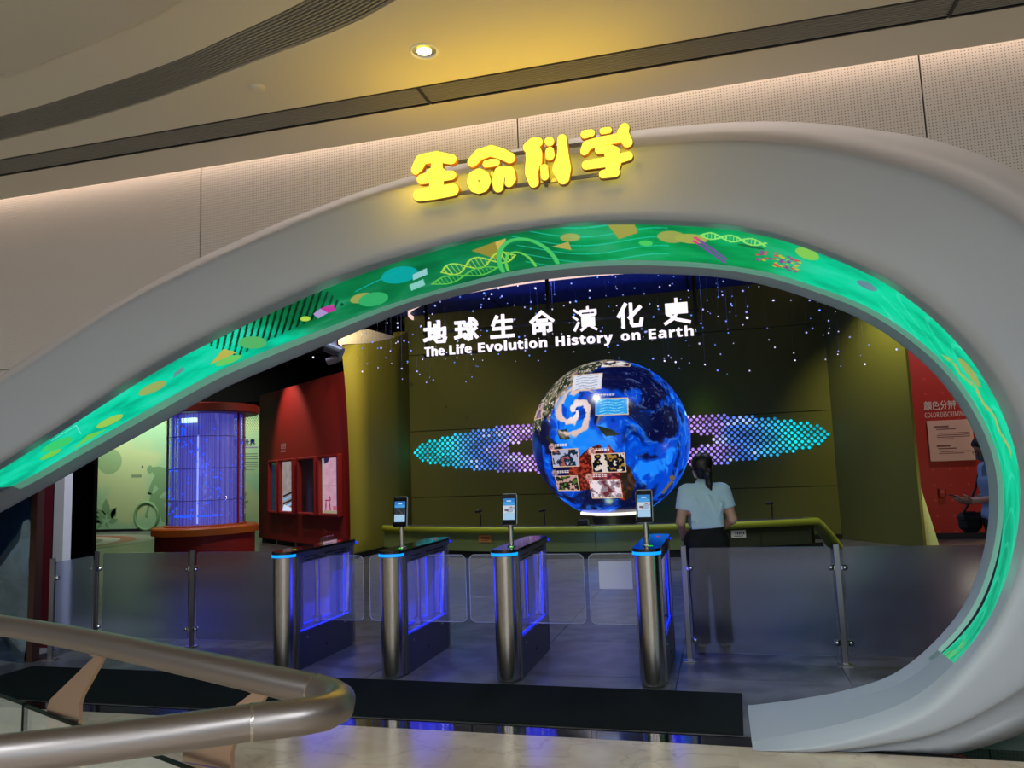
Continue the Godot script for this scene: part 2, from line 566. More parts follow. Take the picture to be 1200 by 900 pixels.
	for j in 12:
		var f := (j + 0.75) / 12.5
		var sm := M.new()
		var rows := []
		for i in v2lo.size():
			var c: Vector2 = v2lo[i].lerp(v2hi[i], f)
			var dd: Vector2 = (v2hi[i] - v2lo[i]).normalized() * 0.0046
			rows.append([Vector3(c.x - dd.x, 0.0, c.y - dd.y), Vector3(c.x + dd.x, 0.0, c.y + dd.y), Vector3(c.x + dd.x, 0.028, c.y + dd.y), Vector3(c.x - dd.x, 0.028, c.y - dd.y)])
		sm.grid(rows, true)
		put("slat", sm, W.slat, cv)
	# downlight, sensor
	var dl := thing("downlight", "round recessed downlight with bright lamp in the yellow lit ceiling", "downlight", Vector3(-1.52, 4.05, -4.01))
	put("trim_ring", M.new().lathe([Vector2(0.085, 0.0), Vector2(0.085, -0.006), Vector2(0.072, -0.008), Vector2(0.070, -0.001)], 32), W.white, dl)
	put("reflector", M.new().lathe([Vector2(0.070, -0.002), Vector2(0.048, 0.0), Vector2(0.042, -0.003)], 32), W.screw, dl)
	put("lamp", M.new().ball(Vector3(0, -0.004, 0), Vector3(0.044, 0.006, 0.044)), glow(Color(1, 0.97, 0.92), 3.0), dl)
	spot(Vector3(-1.52, 4.03, -4.01), Vector3(-1.52, 0, -4.01), Color(1, 0.98, 0.95), 1.4, 24.0, 0.05, 1.0)
	var d2 := dl.duplicate()  # added copy out of view, brightens the foot of the arch
	d2.name = numbered("downlight")
	add_child(d2)
	d2.position = Vector3(1.1, 4.05, -2.9)
	d2.set_meta("label", "added unseen recessed downlight over the arch's right foot, just above the picture")
	spot(Vector3(1.1, 4.03, -2.9), Vector3(0.7, 0.1, -4.95), Color(0.93, 0.98, 1.0), 8.0, 19.0, 0.08, 1.0)
	var sd := thing("smoke_detector", "small round flat sensor disc on the ceiling between the two vents", "sensor", Vector3(-2.67, 4.05, -4.07))
	put("body", M.new().lathe([Vector2(0.048, 0), Vector2(0.046, -0.012), Vector2(0.03, -0.018), Vector2(0, -0.018)], 28), W.ceiling, sd)
	# glowing panels added behind the viewer as fill light
	var i_panel := -1
	for pp in ADDED_PANELS:
		i_panel += 1
		var lp := thing("added_light_panel", SAID_PANEL[i_panel], "light panel", Vector3(pp.x, 4.016, pp.y), 0, "added ceiling light panels behind the viewer")
		put("diffuser", M.new().box(Vector3(0, 0.0, 0), Vector3(2.4, 0.01, 0.9)), glow(Color(0.95, 0.98, 1.0), 1.2), lp)
	# walls of the concourse
	struct("wall_left", M.new().box(Vector3(-13.1, 2.2, 2.4), Vector3(0.2, 4.8, 15.2)), mat(rgb(190, 184, 176), 0.8))
	struct("wall_right", M.new().box(Vector3(9.1, 2.2, 2.4), Vector3(0.2, 4.8, 15.2)), mat(rgb(190, 184, 176), 0.8))
	struct("wall_rear", M.new().box(Vector3(-2, 2.2, 10.1), Vector3(22.4, 4.8, 0.2)), mat(rgb(150, 146, 140), 0.8))
	build_front_wall()

func build_front_wall() -> void:
	# perforated metal panels hung on a dark backing; the arch cuts through them
	var im := Image.create(64, 64, false, Image.FORMAT_RGB8)
	var hm := Image.create(64, 64, false, Image.FORMAT_RGB8)
	for y in 64:
		for x in 64:
			var d := 99.0
			for o in [Vector2(16, 16), Vector2(48, 48), Vector2(48, 16), Vector2(16, 48)]:
				d = minf(d, Vector2(x + 0.5, y + 0.5).distance_to(o))
			var hole := 1.0 - smoothstep(4.6, 7.2, d)
			im.set_pixel(x, y, Color(0.80, 0.775, 0.755).lerp(Color(0.46, 0.43, 0.42), hole))
			hm.set_pixel(x, y, Color.WHITE.lerp(Color(0.3, 0.3, 0.3), hole))
	var m := mat(Color.WHITE, 0.6)
	tri_tex(m, tex(im), 25.0)
	m.heightmap_enabled = true
	m.heightmap_texture = tex(hm)
	m.heightmap_scale = 0.2
	var hole := PackedVector2Array()
	for s in arch: hole.append(s[1] + s[2] * maxf(0.0, s[7] * 0.7))
	hole.append(Vector2(0.1, -1)); hole.append(Vector2(-9.4, -1))
	var wall := Node3D.new()
	wall.name = "wall_front"
	add_child(wall)
	wall.set_meta("kind", "structure")
	var xs := [-13.0, -9.2, -6.54, -3.9, -1.25, 1.39, 4.03, 6.7, 9.0]
	var ys := [0.0, 2.59, 4.4]
	for i in xs.size() - 1:
		for j in 2:
			var y0: float = ys[j] + (0.004 if j else 0.0)
			var y1: float = ys[j + 1] - (0.0 if j else 0.004)
			if xs[i] > -4.0 and j == 0 and xs[i] > 1.0:   # right of the arch the sheets run the full height
				continue
			if xs[i] > 1.0: y0 = 0.0
			var r := PackedVector2Array([Vector2(xs[i] + 0.005, y0), Vector2(xs[i + 1] - 0.005, y0), Vector2(xs[i + 1] - 0.005, y1), Vector2(xs[i] + 0.005, y1)])
			for poly in Geometry2D.clip_polygons(r, hole):
				if not Geometry2D.is_polygon_clockwise(poly):
					put("panel", M.new().extrude(poly, 0.02, Transform3D(Basis.IDENTITY, Vector3(0, 0, -5.17))), m, wall)
	# solid backing wall
	var outer := PackedVector2Array([Vector2(-26, -0.05), Vector2(9, -0.05), Vector2(9, 5.9), Vector2(-26, 5.9)])
	var bk := M.new()
	for poly in Geometry2D.clip_polygons(outer, hole):
		if not Geometry2D.is_polygon_clockwise(poly): bk.extrude(poly, 0.18, Transform3D(Basis.IDENTITY, Vector3(0, 0, -5.36)))
	put("backing_wall", bk, W.dark, wall)
	# cove: glowing strip above the ceiling's free edge
	put("cove_strip", M.new().box(Vector3(-2, 4.3, -5.09), Vector3(21.5, 0.012, 0.05)), glow(Color(1.0, 0.86, 0.74), 1.5), wall)

func build_arch() -> void:
	var root := thing("entrance_arch", "huge grey teardrop shaped arch framing the entrance, its inner edge lined with a green screen", "arch")
	var lip := []
	var skin := []
	var outer := []
	var led := []
	var slot := []
	var spill_rows := []
	var gap := []
	var n := arch.size()
	var U0 := 3.9
	var U1 := 13.5
	for i in n:
		var s = arch[i]
		var g: Vector2 = s[1]
		var nn: Vector2 = s[2]
		var e: float = s[3]
		var d: float = s[4]
		var c: float = s[5]
		var b: float = s[6]
		var a: float = s[7]
		var P := func(o: float, z: float) -> Vector3: return Vector3(g.x + nn.x * o, maxf(g.y + nn.y * o, 0.002), z)
		var k := smoothstep(12.2, 13.6, s[0])
		var za := lerpf(-5.16, -4.7, k)
		lip.append([P.call(minf(b, 0.5) * 0.8, -5.44), P.call(0.03, -5.44), P.call(0.006, -5.435), P.call(0.0, -5.42), P.call(0.002, -5.40), P.call(e * 0.35, -5.35), P.call(e * 0.62, -5.292)])
		slot.append([P.call(e * 0.62, -5.292), P.call(e * 0.8, -5.262), P.call(e, -5.22)])
		if s[0] >= U0 and s[0] <= U1: spill_rows.append(slot[i])
		var m := lerpf(c, b, 0.12)
		skin.append([P.call(d, -4.76), P.call(lerpf(d, c, 0.2), -4.725), P.call(lerpf(d, c, 0.55), -4.665), P.call(c, -4.625), P.call(m, -4.606), P.call(lerpf(c, b, 0.3), -4.602), P.call(lerpf(c, b, 0.5), -4.604), P.call(lerpf(c, b, 0.72), -4.606), P.call(lerpf(c, b, 0.9), -4.609), P.call(lerpf(c, b, 0.97), -4.614),
			P.call(lerpf(b, a, 0.04), lerpf(-4.635, -4.62, k)), P.call(lerpf(b, a, 0.14), lerpf(-4.69, za, 0.15)), P.call(lerpf(b, a, 0.5), lerpf(-4.62, za, 0.55)), P.call(a, za), P.call(a - 0.02, za - 0.02)])
		if s[0] >= U0 and s[0] <= U1:
			var v := clampf((s[0] - 12.55) / (13.5 - 12.55), 0.0, 1.0)
			var f := 0.22 * sin(PI * v)
			var back: Vector3 = P.call(e, -5.22)
			var front: Vector3 = P.call(d, -4.76)
			led.append([back.lerp(front, f), back.lerp(front, lerpf(f, 1.0, 0.5)), front])
			if v > 0.0: gap.append([back, back.lerp(front, f)])
	var sh := M.new().smooth()
	sh.grid(lip)
	sh.smooth(1).grid(skin)
	# where the screen does not reach, the soffit is plain
	for part in [[0.0, U0], [U1, 99.0]]:
		var rows := []
		for i in n:
			var s = arch[i]
			if s[0] < part[0] - 0.09 or s[0] > part[1] + 0.09: continue
			rows.append([skin[i][0], slot[i][2]])
		sh.smooth(3).grid(rows, false, false, true)
		rows = []
		for i in n:
			if arch[i][0] < part[0] - 0.09 or arch[i][0] > part[1] + 0.09: continue
			rows.append(slot[i])
		sh.smooth(2).grid(rows)
	put("shell", sh, W.grg, root)
	put("painted_led_spill", M.new().smooth().grid(spill_rows), glow(Color(0.30, 0.80, 0.62), 0.26, rgb(180, 190, 190)), root)  # green spill of the screen on the lip, painted as a glow
	var lm := M.new().smooth()
	var cols := [[], [], []]
	for r in led:
		for j in 3: cols[j].append(r[j])
	lm.grid(cols, false, false, true, 0, 1, 0, 1)
	var m := glow(Color.WHITE, 0.85, Color(0.02, 0.02, 0.02))
	m.emission_operator = BaseMaterial3D.EMISSION_OP_MULTIPLY
	m.emission_texture = led_picture()
	m.roughness = 0.6
	var screen := put("led_screen", lm, m, root)
	screen.set_meta("label", "curved green screen strip with drawings of cells, molecules and spirals")
	put("shadow_gap", M.new().smooth().grid(gap), W.black, root)
	# the screen's own light, spread along it
	for i in range(0, n, 12):
		var s = arch[i]
		if s[0] < U0 or s[0] > U1: continue
		var q: Vector2 = s[1] + s[2] * (s[4] - 0.12)
		omni(Vector3(q.x, q.y, -4.98), Color(0.1, 1.0, 0.68), 0.012, 0.1, "led_glow")

# green moving-picture strip, 9.6 m by 0.46 m; drawn in metres along (u) and across (v, from back edge to front edge)
func led_picture() -> ImageTexture:
	var w := 1920
	var h := 92
	var k := 200.0
	var im := Image.create(w, h, false, Image.FORMAT_RGB8)
	var n1 := noise(11, 0.9, 4)
	var n2 := noise(12, 5.0, 3)
	for x in w:
		var u := 3.9 + x / k
		for y in h:
			var v := y / k
			var base := Color(0.0, 0.88, 0.68)
			var dark := Color(0.0, 0.50, 0.27)
			var mid := Color(0.0, 0.66, 0.34)
			var c := base.lerp(dark, smoothstep(6.75, 7.1, u + 0.5 * v + 0.06 * n2.get_noise_2d(u, v)))
			c = c.lerp(mid, smoothstep(8.4, 9.6, u))
			c = c.lerp(Color(0.0, 0.88, 0.64), smoothstep(10.2, 10.7, u))
			c = c.lerp(Color(0.0, 0.70, 0.50), smoothstep(12.0, 12.8, u) * 0.7)
			c = c.lightened(0.16 * clampf(n1.get_noise_2d(u * 1.5, v * 4.0) * 2.0, 0.0, 1.0)) if n1.get_noise_2d(u * 1.5, v * 4.0) > 0 else c.darkened(-0.35 * n1.get_noise_2d(u * 1.5, v * 4.0))
			# fine wave lines
			if u > 8.7 and u < 9.7:
				var s := absf(fposmod(v * 9.0 + 0.9 * sin(u * 5.0) + u * 1.5, 1.0) - 0.5)
				if s < 0.06: c = c.lerp(Color(0.2, 0.9, 0.8), 0.6)
			if u > 11.0:
				var s := absf(fposmod((u - 11.0) * 5.0 + 1.2 * sin(v * 7.0 + u), 1.0) - 0.5)
				if s < 0.07: c = c.lerp(Color(0.5, 1.0, 0.85), 0.3)
			# slanting dark bars
			if u > 6.33 and u < 7.35:
				var s := fposmod((u - v * 0.95) * 16.0, 1.0)
				var top := 0.10 + (u - 6.33) * 0.10
				if s < 0.34 and v > top and v < 0.47: c = Color(0.0, 0.14, 0.06)
			im.set_pixel(x, y, c)
	var tan_c := Color(0.74, 0.70, 0.34, 0.85)
	for o in [[5.68, 0.28, 0.12, 0.075, tan_c], [5.14, 0.17, 0.12, 0.07, Color(0.65, 0.85, 0.35)], [4.55, 0.2, 0.1, 0.05, Color(0.5, 0.85, 0.3)], [4.73, 0.3, 0.13, 0.09, Color(0.25, 0.85, 0.45)], [6.25, 0.10, 0.11, 0.06, Color(0.45, 0.85, 0.4)],
			[7.03, 0.22, 0.035, 0.04, Color(0.75, 0.9, 0.3)], [7.49, 0.2, 0.085, 0.06, tan_c], [7.55, 0.13, 0.11, 0.09, Color(0.2, 0.72, 0.42)], [7.85, 0.31, 0.13, 0.1, Color(0.0, 0.68, 0.66)], [9.07, 0.33, 0.065, 0.05, tan_c], [9.72, 0.32, 0.09, 0.075, tan_c], [9.84, 0.31, 0.1, 0.06, Color(0.68, 0.72, 0.32)],
			[9.55, 0.23, 0.045, 0.035, Color(0.3, 0.85, 0.4)], [10.52, 0.4, 0.07, 0.07, Color(0.55, 0.85, 0.35)], [11.64, 0.30, 0.1, 0.07, tan_c], [6.55, 0.2, 0.09, 0.12, Color(0.35, 0.75, 0.42)], [10.9, 0.31, 0.06, 0.05, Color(0.42, 0.55, 0.62)], [10.2, 0.3, 0.08, 0.018, Color(0.1, 0.45, 0.25)]]:
		draw_oval(im, Vector2(o[0] - 3.9, o[1]) * k, Vector2(o[2], o[3]) * k, o[4])
	for o in [[[8.40, 0.36], [8.66, 0.42], [8.55, 0.16], Color(0.62, 0.58, 0.22)], [[8.66, 0.42], [8.55, 0.16], [8.58, 0.40], Color(0.85, 0.75, 0.35)], [[6.12, 0.16], [6.38, 0.16], [6.36, 0.30], Color(0.78, 0.75, 0.32)], [[4.62, 0.05], [5.0, 0.06], [4.9, 0.16], Color(0.45, 0.85, 0.35)], [[8.93, 0.24], [9.05, 0.28], [9.05, 0.17], tan_c]]:
		draw_poly(im, PackedVector2Array([at2(o[0], k), at2(o[1], k), at2(o[2], k)]), o[3])
	draw_poly(im, PackedVector2Array([at2([9.33, 0.46], k), at2([9.50, 0.46], k), at2([9.51, 0.36], k), at2([9.38, 0.28], k)]), Color(0.66, 0.66, 0.3))
	draw_poly(im, PackedVector2Array([at2([7.93, 0.27], k), at2([8.05, 0.3], k), at2([8.02, 0.22], k), at2([7.9, 0.2], k)]), Color(0.6, 0.85, 0.85))
	draw_poly(im, PackedVector2Array([at2([7.85, 0.16], k), at2([7.97, 0.18], k), at2([7.95, 0.1], k), at2([7.83, 0.08], k)]), Color(0.55, 0.85, 0.8))
	draw_poly(im, PackedVector2Array([at2([7.11, 0.24], k), at2([7.2, 0.27], k), at2([7.2, 0.18], k), at2([7.1, 0.16], k)]), Color(0.72, 0.62, 0.85))
	draw_poly(im, PackedVector2Array([at2([7.19, 0.27], k), at2([7.29, 0.26], k), at2([7.26, 0.17], k), at2([7.2, 0.18], k)]), Color(0.78, 0.2, 0.62))
	draw_poly(im, PackedVector2Array([at2([5.92, 0.31], k), at2([6.02, 0.33], k), at2([5.98, 0.27], k), at2([5.86, 0.25], k)]), Color(0.4, 0.62, 0.62))
	# helices
	for hx in [[8.12, 8.66, 0.20, 0.07, 0.36, Color(0.72, 0.9, 0.3)], [9.9, 10.28, 0.36, 0.04, 0.24, Color(0.6, 0.95, 0.45)], [8.0, 8.5, 0.09, 0.05, 0.5, Color(0.4, 0.8, 0.3)]]:
		var px := []
		for i in 90:
			var u: float = lerpf(hx[0], hx[1], i / 89.0)
			var a: float = TAU * (u - hx[0]) / hx[4]
			var p1 := Vector2((u - 3.9) * k, (hx[2] + hx[3] * sin(a)) * k)
			var p2 := Vector2((u - 3.9) * k, (hx[2] - hx[3] * sin(a)) * k)
			draw_oval(im, p1, Vector2(1.6, 1.6), hx[5])
			draw_oval(im, p2, Vector2(1.6, 1.6), hx[5])
			if i % 5 == 0: draw_bar(im, p1, p2, 0.7, hx[5])
	for i in 60:
		var a := PI * i / 59.0
		draw_oval(im, Vector2((8.72 - 3.9) * k - cos(a) * 40.0, 4.0 + sin(a) * 74.0), Vector2(3.5, 3.5), Color(0.3, 0.82, 0.42))
		draw_oval(im, Vector2((8.66 - 3.9) * k - cos(a) * 20.0, 4.0 + sin(a) * 44.0), Vector2(2.2, 2.2), Color(0.45, 0.85, 0.35))
	# molecules
	var rng := RandomNumberGenerator.new()
	rng.seed = 4
	for i in 26:
		var f := i / 25.0
		var p := Vector2(lerpf(9.86, 10.06, f) - 3.9, lerpf(0.30, 0.05, f) + (0.035 if i % 2 else -0.02)) * k
		draw_oval(im, p, Vector2(2.6, 2.6), Color(0.50, 0.32, 0.66) if f > 0.15 else Color(0.9, 0.25, 0.55))
	for i in 70:
		var p := Vector2(10.37 - 3.9 + rng.randf_range(-0.13, 0.13), 0.2 + rng.randf_range(-0.09, 0.09)) * k
		draw_oval(im, p, Vector2(2.4, 2.4), [Color(0.85, 0.35, 0.35), Color(0.75, 0.8, 0.25), Color(0.5, 0.35, 0.6)][i % 3])
	for i in 120:
		var f := i / 119.0
		var p := Vector2(lerpf(11.5, 12.15, f) - 3.9, 0.10 + 0.22 * f + 0.03 * sin(f * 22.0) + rng.randf_range(-0.012, 0.012)) * k
		draw_oval(im, p, Vector2(5.0, 3.4), Color(0.75, 0.75, 0.40, 0.8) if rng.randf() < 0.7 else Color(0.35, 0.85, 0.5))
	for i in 20:
		draw_oval(im, Vector2(13.4 - 3.9 + rng.randf_range(-0.12, 0.06), rng.randf_range(0.1, 0.4)) * k, Vector2(5, 2), Color(0.5, 0.75, 0.3))
	draw_bar(im, at2([4.8, 0.42], k), at2([5.05, 0.42], k), 0.8, Color(0.55, 0.95, 0.9))
	draw_bar(im, at2([5.05, 0.42], k), at2([4.92, 0.25], k), 0.8, Color(0.55, 0.95, 0.9))
	draw_bar(im, at2([7.5, 0.3], k), at2([7.9, 0.36], k), 1.2, Color(0.0, 0.72, 0.68))
	return tex(im)

func at2(p: Array, k: float) -> Vector2:
	return Vector2(p[0] - 3.9, p[1]) * k

# ------------------------------------------------------------------ drawing into images
func draw_oval(im: Image, c: Vector2, r: Vector2, col: Color) -> void:
	for y in range(maxi(0, int(c.y - r.y)), mini(im.get_height(), int(c.y + r.y) + 2)):
		for x in range(maxi(0, int(c.x - r.x)), mini(im.get_width(), int(c.x + r.x) + 2)):
			var d := Vector2((x + 0.5 - c.x) / r.x, (y + 0.5 - c.y) / r.y).length()
			if d < 1.0: im.set_pixel(x, y, im.get_pixel(x, y).lerp(col, col.a))

func draw_poly(im: Image, p: PackedVector2Array, col: Color) -> void:
	var b := Rect2(p[0], Vector2.ZERO)
	for q in p: b = b.expand(q)
	for y in range(maxi(0, int(b.position.y)), mini(im.get_height(), int(b.end.y) + 1)):
		for x in range(maxi(0, int(b.position.x)), mini(im.get_width(), int(b.end.x) + 1)):
			if Geometry2D.is_point_in_polygon(Vector2(x + 0.5, y + 0.5), p): im.set_pixel(x, y, col)

func draw_bar(im: Image, a: Vector2, b: Vector2, r: float, col: Color) -> void:
	var n := int(a.distance_to(b)) + 1
	for i in n + 1: draw_oval(im, a.lerp(b, float(i) / n), Vector2(maxf(r, 0.75), maxf(r, 0.75)), col)
# ------------------------------------------------------------------ floor of the hall, mat, fences, gates
func build_hall_floor() -> void:
	var base := mat(rgb(30, 30, 34), 0.5)
	struct("floor_hall", M.new().box(Vector3(-9.5, -0.105, -14.4), Vector3(33, 0.2, 19.16)), base)
	var t := mottle(21, 0.02, Color(0.33, 0.33, 0.36), Color(0.42, 0.42, 0.45), 256)
	var kinds := []
	for k in 3:
		var m := mat(Color(0.92 + 0.05 * k, 0.92 + 0.05 * k, 0.92 + 0.05 * k), 0.3 + 0.03 * k)
		tri_tex(m, t, 0.6)
		kinds.append(m)
	var floor_node := Node3D.new()
	floor_node.name = "floor"
	add_child(floor_node)
	floor_node.set_meta("kind", "structure")
	var rng := RandomNumberGenerator.new()
	rng.seed = 8
	var tile := M.new().box(Vector3(0, -0.006, 0), Vector3(1.195, 0.012, 1.195), Basis.IDENTITY, 0.002).done()
	for i in 9:
		for j in 8:
			var o := put("tile", tile, kinds[rng.randi() % 3], floor_node)
			o.position = Vector3(-7.0 + 1.2 * i, 0, -5.42 - 1.2 * j)
	var far := M.new()
	far.box(Vector3(-16.8, -0.006, -14.4), Vector3(18.4, 0.012, 19.1))
	far.box(Vector3(5.3, -0.006, -14.4), Vector3(4.2, 0.012, 19.1))
	far.box(Vector3(-2.2, -0.006, -19.2), Vector3(10.79, 0.012, 9.5))
	put("far_floor", far, kinds[1], floor_node)
	# rings inlaid in the floor on the far left
	var inlay := thing("floor_inlay", "round floor inlay of red and pale rings at the left before the green mural", "floor inlay", Vector3(-19.8, 0.001, -17.2))
	var cols := [rgb(150, 152, 150), rgb(172, 74, 66), rgb(205, 206, 204), rgb(120, 124, 128)]
	var rad := [4.25, 3.72, 3.3, 2.85]
	for k in 4:
		var p := [Vector2(rad[k], 0.0), Vector2(rad[k], 0.002 + 0.001 * k), Vector2(0.0, 0.002 + 0.001 * k)]
		put("ring", M.new().lathe(p, 64, Vector3.ZERO, Basis.IDENTITY, true), mat(cols[k], 0.4), inlay)
	# entrance mat
	var mm := tri_tex(mat(Color.WHITE, 0.95), mottle(31, 0.22, Color(0.07, 0.085, 0.09), Color(0.15, 0.17, 0.175), 256, 1.0, 3), 2.0)
	mm.metallic_specular = 0.1
	mm.heightmap_enabled = true
	mm.heightmap_texture = mm.albedo_texture
	mm.heightmap_scale = 0.6
	var em := M.new()
	var c := PackedVector2Array()
	for q in [[-6.02, 4.84, 0], [0.035, 4.84, 1], [0.05, 5.66, 0], [-6.0, 5.7, 0]]:
		c.append(Vector2(q[0], q[1]))
	em.extrude(c, 0.014, level(0.0))
	tag(put("entrance_mat", em, mm), "long black fibre entrance mat lying before the turnstiles", "mat")

func frosted() -> StandardMaterial3D:
	var m := mat(Color(0.80, 0.83, 0.92, 0.02), 0.16)
	m.metallic_specular = 0.25
	m.refraction_enabled = true
	m.refraction_scale = 0.045
	m.transparency = BaseMaterial3D.TRANSPARENCY_ALPHA
	return m

func fence_post(at: Vector3, turn: float, label: String, sides: Array) -> void:
	var o := thing("fence_post", label, "post", at, turn, "steel posts of the glass fence")
	put("upright", M.new().box(Vector3(0, 0.46, 0), Vector3(0.045, 0.92, 0.022), Basis.IDENTITY, 0.003), W.post, o)
	put("foot", M.new().box(Vector3(0, 0.006, 0), Vector3(0.11, 0.012, 0.08), Basis.IDENTITY, 0.003), W.steel, o)
	for y in [0.17, 0.74]:
		for s in sides:
			var c := M.new()
			c.box(Vector3(s * 0.034, y, 0.012), Vector3(0.03, 0.042, 0.03), Basis.IDENTITY, 0.008)
			c.lathe([Vector2(0.021, -0.015), Vector2(0.021, 0.015), Vector2(0, 0.015)], 20, Vector3(s * 0.05, y, 0.012), Basis(Vector3.RIGHT, PI / 2))
			put("clamp", c, W.screw, o)

func fence_panel(a: Vector2, b: Vector2, label: String, y1 := 0.90) -> void:
	var d := b - a
	var w := d.length()
	var o := thing("glass_fence", label, "glass panel", Vector3((a.x + b.x) / 2, 0, (a.y + b.y) / 2), -atan2(d.y, d.x), "frosted glass fence panels")
	var r := PackedVector2Array()
	var k := 0.025
	for q in [[-w / 2 + k, 0.07 + k, PI], [w / 2 - k, 0.07 + k, 1.5 * PI], [w / 2 - k, y1 - k, 0.0], [-w / 2 + k, y1 - k, PI / 2]]:
		for i in 5:
			var g: float = q[2] + PI / 2 * i / 4.0
			r.append(Vector2(q[0] + cos(g) * k, q[1] + sin(g) * k))
	put("pane", M.new().extrude(r, 0.012, Transform3D(Basis.IDENTITY, Vector3(0, 0, -0.006))), W.frost, o)

func build_fences() -> void:
	W.frost = frosted()
	fence_post(Vector3(-0.33, 0, -6.56), 0, "steel fence post nearest the right turnstile, left of the standing woman", [1.0])
	fence_post(Vector3(0.84, 0, -6.56), 0, "steel fence post between the two frosted panels right of the standing woman", [-1.0, 1.0])
	fence_post(Vector3(2.05, 0, -6.56), 0, "steel fence post hidden behind the arch's right limb", [-1.0, 1.0])
	fence_panel(Vector2(-0.285, -6.57), Vector2(0.80, -6.57), "frosted glass fence panel with the woman's legs showing through it")
	fence_panel(Vector2(0.885, -6.57), Vector2(2.01, -6.57), "frosted glass fence panel at right, running behind the arch")
	fence_post(Vector3(-6.10, 0, -5.98), 0.3, "steel fence post at the far left end beside the brown wall edge", [1.0])
	fence_post(Vector3(-6.21, 0, -6.63), 0.0, "steel fence post where the left glass fence turns its corner", [1.0])
	fence_post(Vector3(-5.05, 0, -6.60), 0, "steel fence post in the middle of the left glass fence", [-1.0, 1.0])
	fence_panel(Vector2(-6.11, -6.02), Vector2(-6.20, -6.57), "short frosted glass panel at the left end with a white column behind it", 0.88)
	fence_panel(Vector2(-6.125, -6.63), Vector2(-5.10, -6.61), "wide frosted glass panel left of the blue glass drum")
	fence_panel(Vector2(-5.0, -6.61), Vector2(-3.69, -6.61), "frosted glass panel between left fence post and first turnstile")

